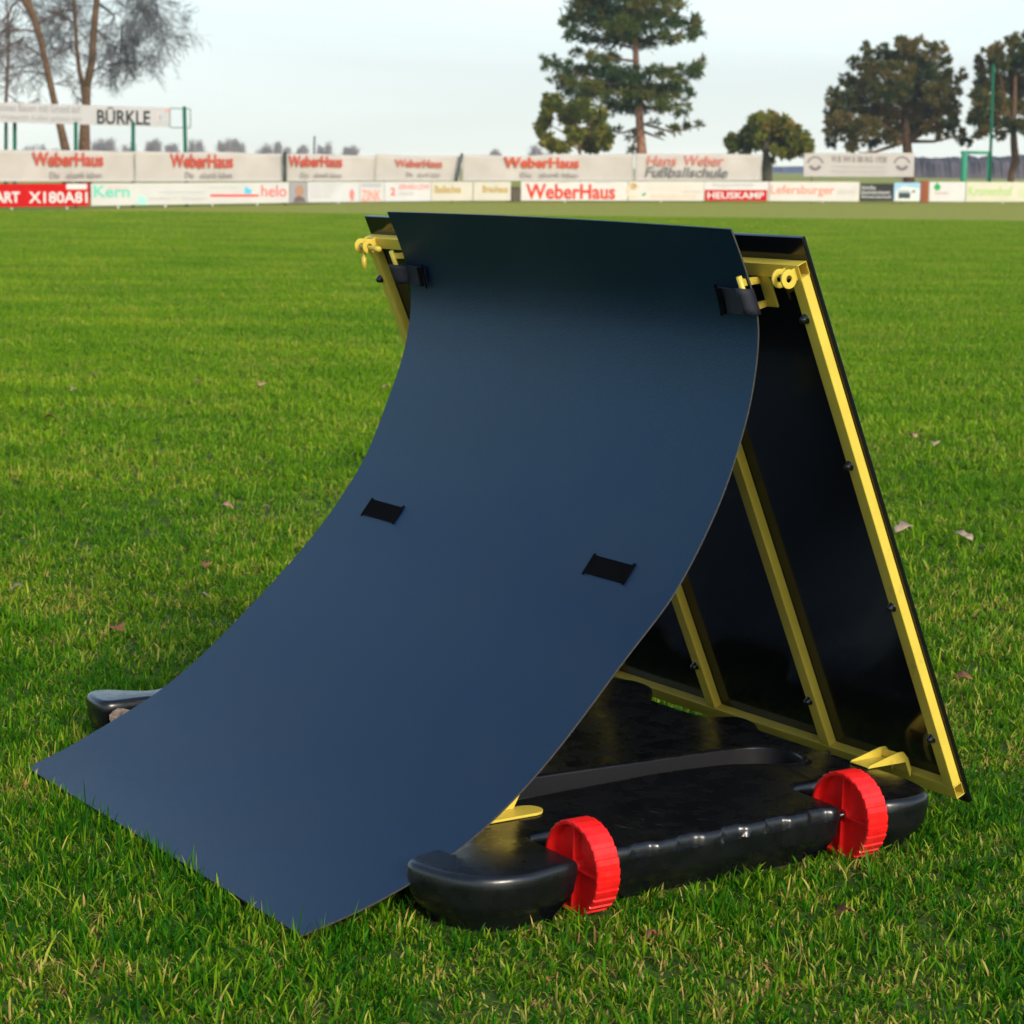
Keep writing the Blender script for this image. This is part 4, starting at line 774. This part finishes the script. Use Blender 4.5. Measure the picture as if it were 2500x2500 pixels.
# big tree
Yd = 104.; R_, og = tree_root('cypress_tree', 2216, 440, Yd, 'broad dense brown green evergreen with spiky top, behind the club banner')
bm = bmesh.new(); limb(bm, [(2220, base_px(2220, Yd)), (2218, 400), (2214, 350), (2210, 290), (2205, 230), (2210, 160)], Yd, [30, 26, 22, 16, 12, 5], og)
for e in ((2150, 280), (2100, 250), (2280, 300), (2310, 240), (2070, 290), (2345, 330), (2060, 380)): limb(bm, [(2214, 345), ((2214+e[0])/2, (345+e[1])/2+8), e], Yd, [10, 7, 3], og)
link('trunk', bm, BARK, R_, True)
CC = [(2198,98,9,12),(2218,112,26,16),(2250,103,8,10),(2160,120,14,10),(2110,118,9,14),(2122,136,18,14),(2165,142,26,16),(2218,140,40,20),(2275,128,18,18),(2300,118,8,14),(2300,150,20,16),(2088,155,18,12),(2130,170,36,20),(2190,175,46,24),(2250,178,40,24),(2298,185,22,20),(2072,195,16,14),(2110,210,40,24),(2170,220,50,28),(2235,225,46,28),(2290,230,36,24),(2335,200,14,10),(2350,180,8,10),(2325,225,20,14),(2038,240,18,20),(2075,250,36,26),(2140,268,48,28),(2205,270,46,28),(2265,272,42,26),(2315,265,26,20),(2030,275,18,26),(2030,315,14,26),(2028,345,10,16),(2062,300,26,26),(2110,312,38,24),(2170,318,40,22),(2230,315,36,20),(2285,310,28,18),(2325,300,22,18),(2345,330,16,14),(2075,345,22,20),(2125,345,22,14),(2085,372,14,10),(2180,345,20,12),(2300,335,14,8),(2360,350,14,10)]
crown(CC, Yd, 2.2, 38000, .20, F_CYP, R_, og, 4, up=.7, elong=2.8, spike=.8)
Yd = 101.; R_, og = tree_root('cypress_tree', 2472, 440, Yd, 'evergreen cut by the right border of the picture, with a bare lower trunk')
bm = bmesh.new(); limb(bm, [(2464, base_px(2464, Yd)), (2470, 420), (2480, 395), (2476, 360), (2474, 320), (2476, 250), (2480, 150)], Yd, [17, 16, 21, 18, 16, 12, 5], og)
for e in ((2410, 250), (2400, 310), (2530, 260), (2440, 180)): limb(bm, [(2475, 320), ((2475+e[0])/2, (320+e[1])/2+8), e], Yd, [9, 6, 3], og)
link('trunk', bm, BARK, R_, True)
CC = [(2392,150,10,12),(2397,172,13,14),(2411,122,10,14),(2432,128,18,18),(2472,98,12,14),(2482,120,22,18),(2520,130,34,24),(2435,160,26,20),(2485,160,36,24),(2540,165,36,30),(2395,205,18,16),(2430,205,30,24),(2490,210,42,28),(2550,210,40,30),(2390,240,20,22),(2430,255,30,24),(2485,262,42,26),(2545,265,40,28),(2385,285,20,20),(2420,298,26,20),(2470,305,32,16),(2530,310,38,18),(2395,325,20,14),(2440,330,14,10),(2560,340,30,16),(2510,90,20,16)]
crown(CC, Yd, 2.0, 27000, .20, F_CYP, R_, og, 5, up=.7, elong=2.8, spike=.8)

# bare trees
def grow(bm, p, d, L, r, lvl, rr, droop=.10, maxl=4):
    if lvl > maxl or L < .10: return
    n_ = 4; pts = [p.copy()]; rad = [r]; q = p.copy(); dd = d.copy()
    n_ = 4 if lvl < 3 else 3; rad = [r]
    for i in range(n_):
        dd = (dd+Vector((rr.gauss(0, .17), rr.gauss(0, .17), rr.gauss(0, .15)-droop*.5+(.06 if lvl < 2 else 0)))).normalized(); q = q+dd*L/n_; pts.append(q.copy()); rad.append(r*(1-.55*(i+1)/n_))
    rad = [max(q_, .0048) for q_ in rad]; tube(bm, pts, rad, 5 if lvl < 2 else 3, False)
    nc = rr.choice((3, 4, 4, 5)) if lvl < 3 else (3 if lvl < maxl else 0)
    for c in range(nc):
        t = rr.uniform(.25, 1.0) if c else 1.0; i = min(int(t*n_), n_-1); f = t*n_-i; s = pts[i].lerp(pts[i+1], f)
        ax = Vector((rr.gauss(0, 1), rr.gauss(0, 1), rr.gauss(0, .8))); nd = (dd+ax.normalized()*rr.uniform(.5, 1.0)).normalized()
        grow(bm, s, nd, L*(rr.uniform(.50, .78) if lvl < 2 else rr.uniform(.65, .92)), rad[i]*rr.uniform(.45, .65), lvl+1, rr, droop, maxl)
Yd = 80.; R_, og = tree_root('bare_tree', 206, 440, Yd, 'leafless tree forking low into two upright limbs with a cloud of fine twigs', group='bare trees at the left')
ogv = Vector(og); bm = bmesh.new(); limb(bm, [(208, base_px(208, Yd)+6), (206, 365), (207, 300), (211, 250), (208, 212)], Yd, [36, 29, 23, 20, 25], og, 10); limb(bm, [(210, 222), (224, 150), (229, 80), (234, 20), (244, -60), (250, -140)], Yd, [19, 18, 17, 15, 12, 7], og); limb(bm, [(206, 222), (193, 170), (187, 110), (184, 50), (178, -20), (170, -120)], Yd, [14, 11, 9, 8, 8, 4], og); link('trunk', bm, BARK, R_, True)
bm = bmesh.new(); rr = random.Random(11)
def sp_(a, b_, w_, L, lv=4, dy=0.):
    p, q = Vector(bp(a[0], a[1], Yd))-ogv, Vector(bp(b_[0], b_[1], Yd+dy))-ogv; d = (q-p); grow(bm, p, d.normalized(), d.length if L is None else L, w_*Yd/F/2, 0, rr, maxl=lv)
for a, b_, w_, dy in [(a, (240+(b_[0]-240)*.72 if b_[0] > 240 else b_[0], b_[1]), w_, dy) for a, b_, w_, dy in [((238,8),(310,42),9,.6),((232,70),(268,115),8,-.5),((228,175),(262,160),7,.4),((240,-40),(330,-20),9,-.5),((246,-90),(340,-60),8,.7),((310,-70),(400,20),8,.3),((330,10),(410,60),7,-.4),((300,60),(360,140),6,.5),((262,160),(330,145),6,.0),((300,110),(350,150),5,.3),((246,-60),(300,-160),8,.0),((190,140),(140,100),6,.5),((186,60),(130,20),6,-.5),((184,20),(120,-40),6,.4),((350,-60),(430,20),6,.2),((380,-20),(450,60),5,-.3),((226,120),(180,60),5,.3),((250,-100),(220,-200),6,0),((150,60),(100,120),5,.2)]]: sp_(a, b_, w_, None, 5, dy)
link('branches', bm, TWIG, R_)
Yd = 77.; R_, og = tree_root('bare_tree', 160, 440, Yd, 'leafless tree with a single trunk leaning left beside the forked one', group='bare trees at the left')
ogv = Vector(og); bm = bmesh.new(); limb(bm, [(166, base_px(160, Yd)+6), (160, 365), (150, 320), (132, 245), (115, 170), (100, 100), (82, 40), (58, -10), (30, -80), (10, -150)], Yd, [26, 22, 19, 16, 15, 15, 17, 26, 16, 8], og, 10); link('trunk', bm, BARK, R_, True)
bm = bmesh.new(); rr = random.Random(12)
for a, b_, w_, dy in [((105,140),(60,90),6,.4),((95,80),(30,60),7,-.3),((118,185),(60,150),5,.3),((90,60),(140,20),6,.4),((58,-10),(0,40),8,0),((58,-10),(120,-60),8,.3),((60,90),(0,130),6,.3),((30,60),(-30,110),6,-.2),((110,150),(160,110),5,.4),((122,205),(170,190),4,.2),((40,20),(10,90),5,.2)]: sp_(a, b_, w_, None, 4, dy)
link('branches', bm, mat('reddish_twigs', (.10, .07, .06), .9, .2, var=.3, vscale=3), R_)
Yd = 92.; R_, og = tree_root('bare_tree', 18, 440, Yd, 'thin hazy leafless tree at the far left border', group='bare trees at the left')
ogv = Vector(og); bm = bmesh.new(); limb(bm, [(14, base_px(14, Yd)+4), (15, 250), (18, 180), (22, 100), (15, 0)], Yd, [10, 8, 7, 6, 4], og); link('trunk', bm, BARK, R_, True)
bm = bmesh.new(); rr = random.Random(13)
for a, b_ in [((17,200),(60,170)),((18,180),(-20,120)),((20,130),(70,90)),((22,100),(-10,40)),((18,60),(60,10)),((16,230),(60,250)),((18,160),(100,180)),((16,215),(-30,200))]: sp_(a, b_, 4, None, 4, 0)
link('branches', bm, TWIG, R_)

# low hazy bare trees on the horizon
FAR = mat('hazed_far_bark', (.36, .32, .31), .9, .1)  # paled grey: haze of the distance put into the bark colour
def far_tree(px, pt_, wpx, Y, label, seed, dens=1.0, m=FAR):
    rr = random.Random(seed); k = Y/F; p = bp(px, 420, Y); p[2] = 0; o = empty('distant_tree', p); tag(o, label, 'tree', 'low bare trees on the horizon'); H_ = bp(px, pt_, Y)[2]
    bm = bmesh.new(); tube(bm, [(0, 0, 0), (0, 0, H_*.35), (rr.gauss(0, .2), 0, H_*.6)], [.22, .16, .06], 5, False); link('trunk', bm, m, o)
    bm = bmesh.new(); W_ = wpx*k/2
    lob = [(rr.uniform(-.75, .75)*W_, rr.uniform(.72, 1.0), rr.uniform(.25, .5)*W_) for _ in range(4)]
    for i in range(int(420*dens)):
        lx, lh, lw = rr.choice(lob); x = lx+rr.gauss(0, .5)*lw; y = rr.gauss(0, .35)*W_; top = H_*lh*(1-.25*min(1, abs(x-lx)/lw)**2)*rr.uniform(.70, 1.04); z0 = H_*rr.uniform(.15, .5)
        tube(bm, [(x*.6, y*.45, z0), (x*.9+rr.gauss(0, .1), y, (z0+top)/2), (x+rr.gauss(0, .35), y, top)], [.09, .06, .03], 3, False)
    link('branches', bm, m, o)
Yf = 420.
FT = [(252,333,50,'bushy one just right of the forked bare tree'),(312,345,30,'small faint one between the first two green posts on the right'),(383,334,40,'round one left of the last green post'),(423,345,30,'narrow one touching the last green post'),(480,336,40,'one just right of the last green post'),(545,335,44,'darker one above the second red lettering'),(590,338,40,'tallest dark one in the middle of the row'),(640,345,40,'pale low one above the dark banner post'),(690,344,36,'grey one above the third red lettering, left part'),(730,343,32,'grey one above the third red lettering, right part'),(790,342,40,'pale feathery one'),(850,343,36,'last one of the row on the right'),(1205,358,40,'small pair alone left of the pine'),(1320,350,60,'soft grey one left beneath the pine'),(120,350,50,'faint one behind the leaning trunk'),(60,352,60,'faint one near the left border')]
for i, (px, pt_, wp, lb) in enumerate(FT): far_tree(px, pt_, wp*1.25, Yf+20*math.sin(i*2.1), 'low bare horizon tree, '+lb, 100+i, .6 if 'faint' in lb or 'pale' in lb else 1.0)
a = bp(766, 330, 140.); o = post(764, 333, 440, 140., .06, (.10, .12, .10), 'thin dark pole on the horizon among the low bare trees', 'pole', 'thin_pole', x2=768)
# far wood and hedge on the right
def ridge(name, x0, x1, top, Y, dep, m, label, cat, seed, amp=.25):
    r_ = np.random.default_rng(seed); nx_ = 160; V = []; Fq = []
    for j in range(7):
        g_ = j/6
        for i in range(nx_+1):
            px = x0+(x1-x0)*i/nx_; h = bp(px, np.interp(px, [t_[0] for t_ in top], [t_[1] for t_ in top]), Y)[2]; p = bp(px, 420, Y)
            prof_ = [0, .75, .95, 1.0, .95, .7, 0][j]; V.append((p[0], Y+(g_-.1)*dep+(r_.normal()*.03*dep if 0 < j < 6 else 0), (h*prof_*(1+r_.normal()*amp*(.25 if j else 0))) if 0 < j < 6 else -.3))
    for j in range(6):
        for i in range(nx_): a_ = j*(nx_+1)+i; Fq.append((a_, a_+1, a_+nx_+2, a_+nx_+1))
    o = pymesh(name, V, Fq, m); tag(o, label, cat, kind='stuff'); return o
ridge('distant_wood', 1700, 3300, [(1700, 412), (1900, 408), (2100, 404), (2300, 398), (2500, 392), (3300, 392)], 700, 120, mat('hazed_far_wood', (.10, .11, .15), .95, .1, var=.3, vscale=.05), 'bluish strip of distant wood on the horizon at the right', 'wood', 5)  # blue of the hazy air put into the wood's base colour
ridge('distant_hedge', 2225, 3000, [(2225, 400), (2240, 384), (2330, 386), (2400, 383), (2520, 382), (3000, 380)], 380, 18, mat('far_hedge', (.095, .075, .080), .95, .1, var=.5, vscale=.3), 'brown purple belt of bare bushes behind the green goal', 'hedge', 6)

# ------------------------------------------------------------ air
bm = bmesh.new(); box(bm, (-900, -400, -3), (900, 1000, 45)); hm = bpy.data.materials.new('haze'); hm.use_nodes = True; ht = hm.node_tree; ht.nodes.remove(ht.nodes['Principled BSDF'])
hv = ht.nodes.new('ShaderNodeVolumePrincipled'); hv.inputs['Color'].default_value = (.86, .92, 1, 1); hv.inputs['Density'].default_value = .0005; hv.inputs['Anisotropy'].default_value = .2
ht.links.new(hv.outputs[0], ht.nodes['Material Output'].inputs['Volume']); tag(link('haze', bm, hm), 'thin pale winter air over the pitch', 'haze', kind='stuff')
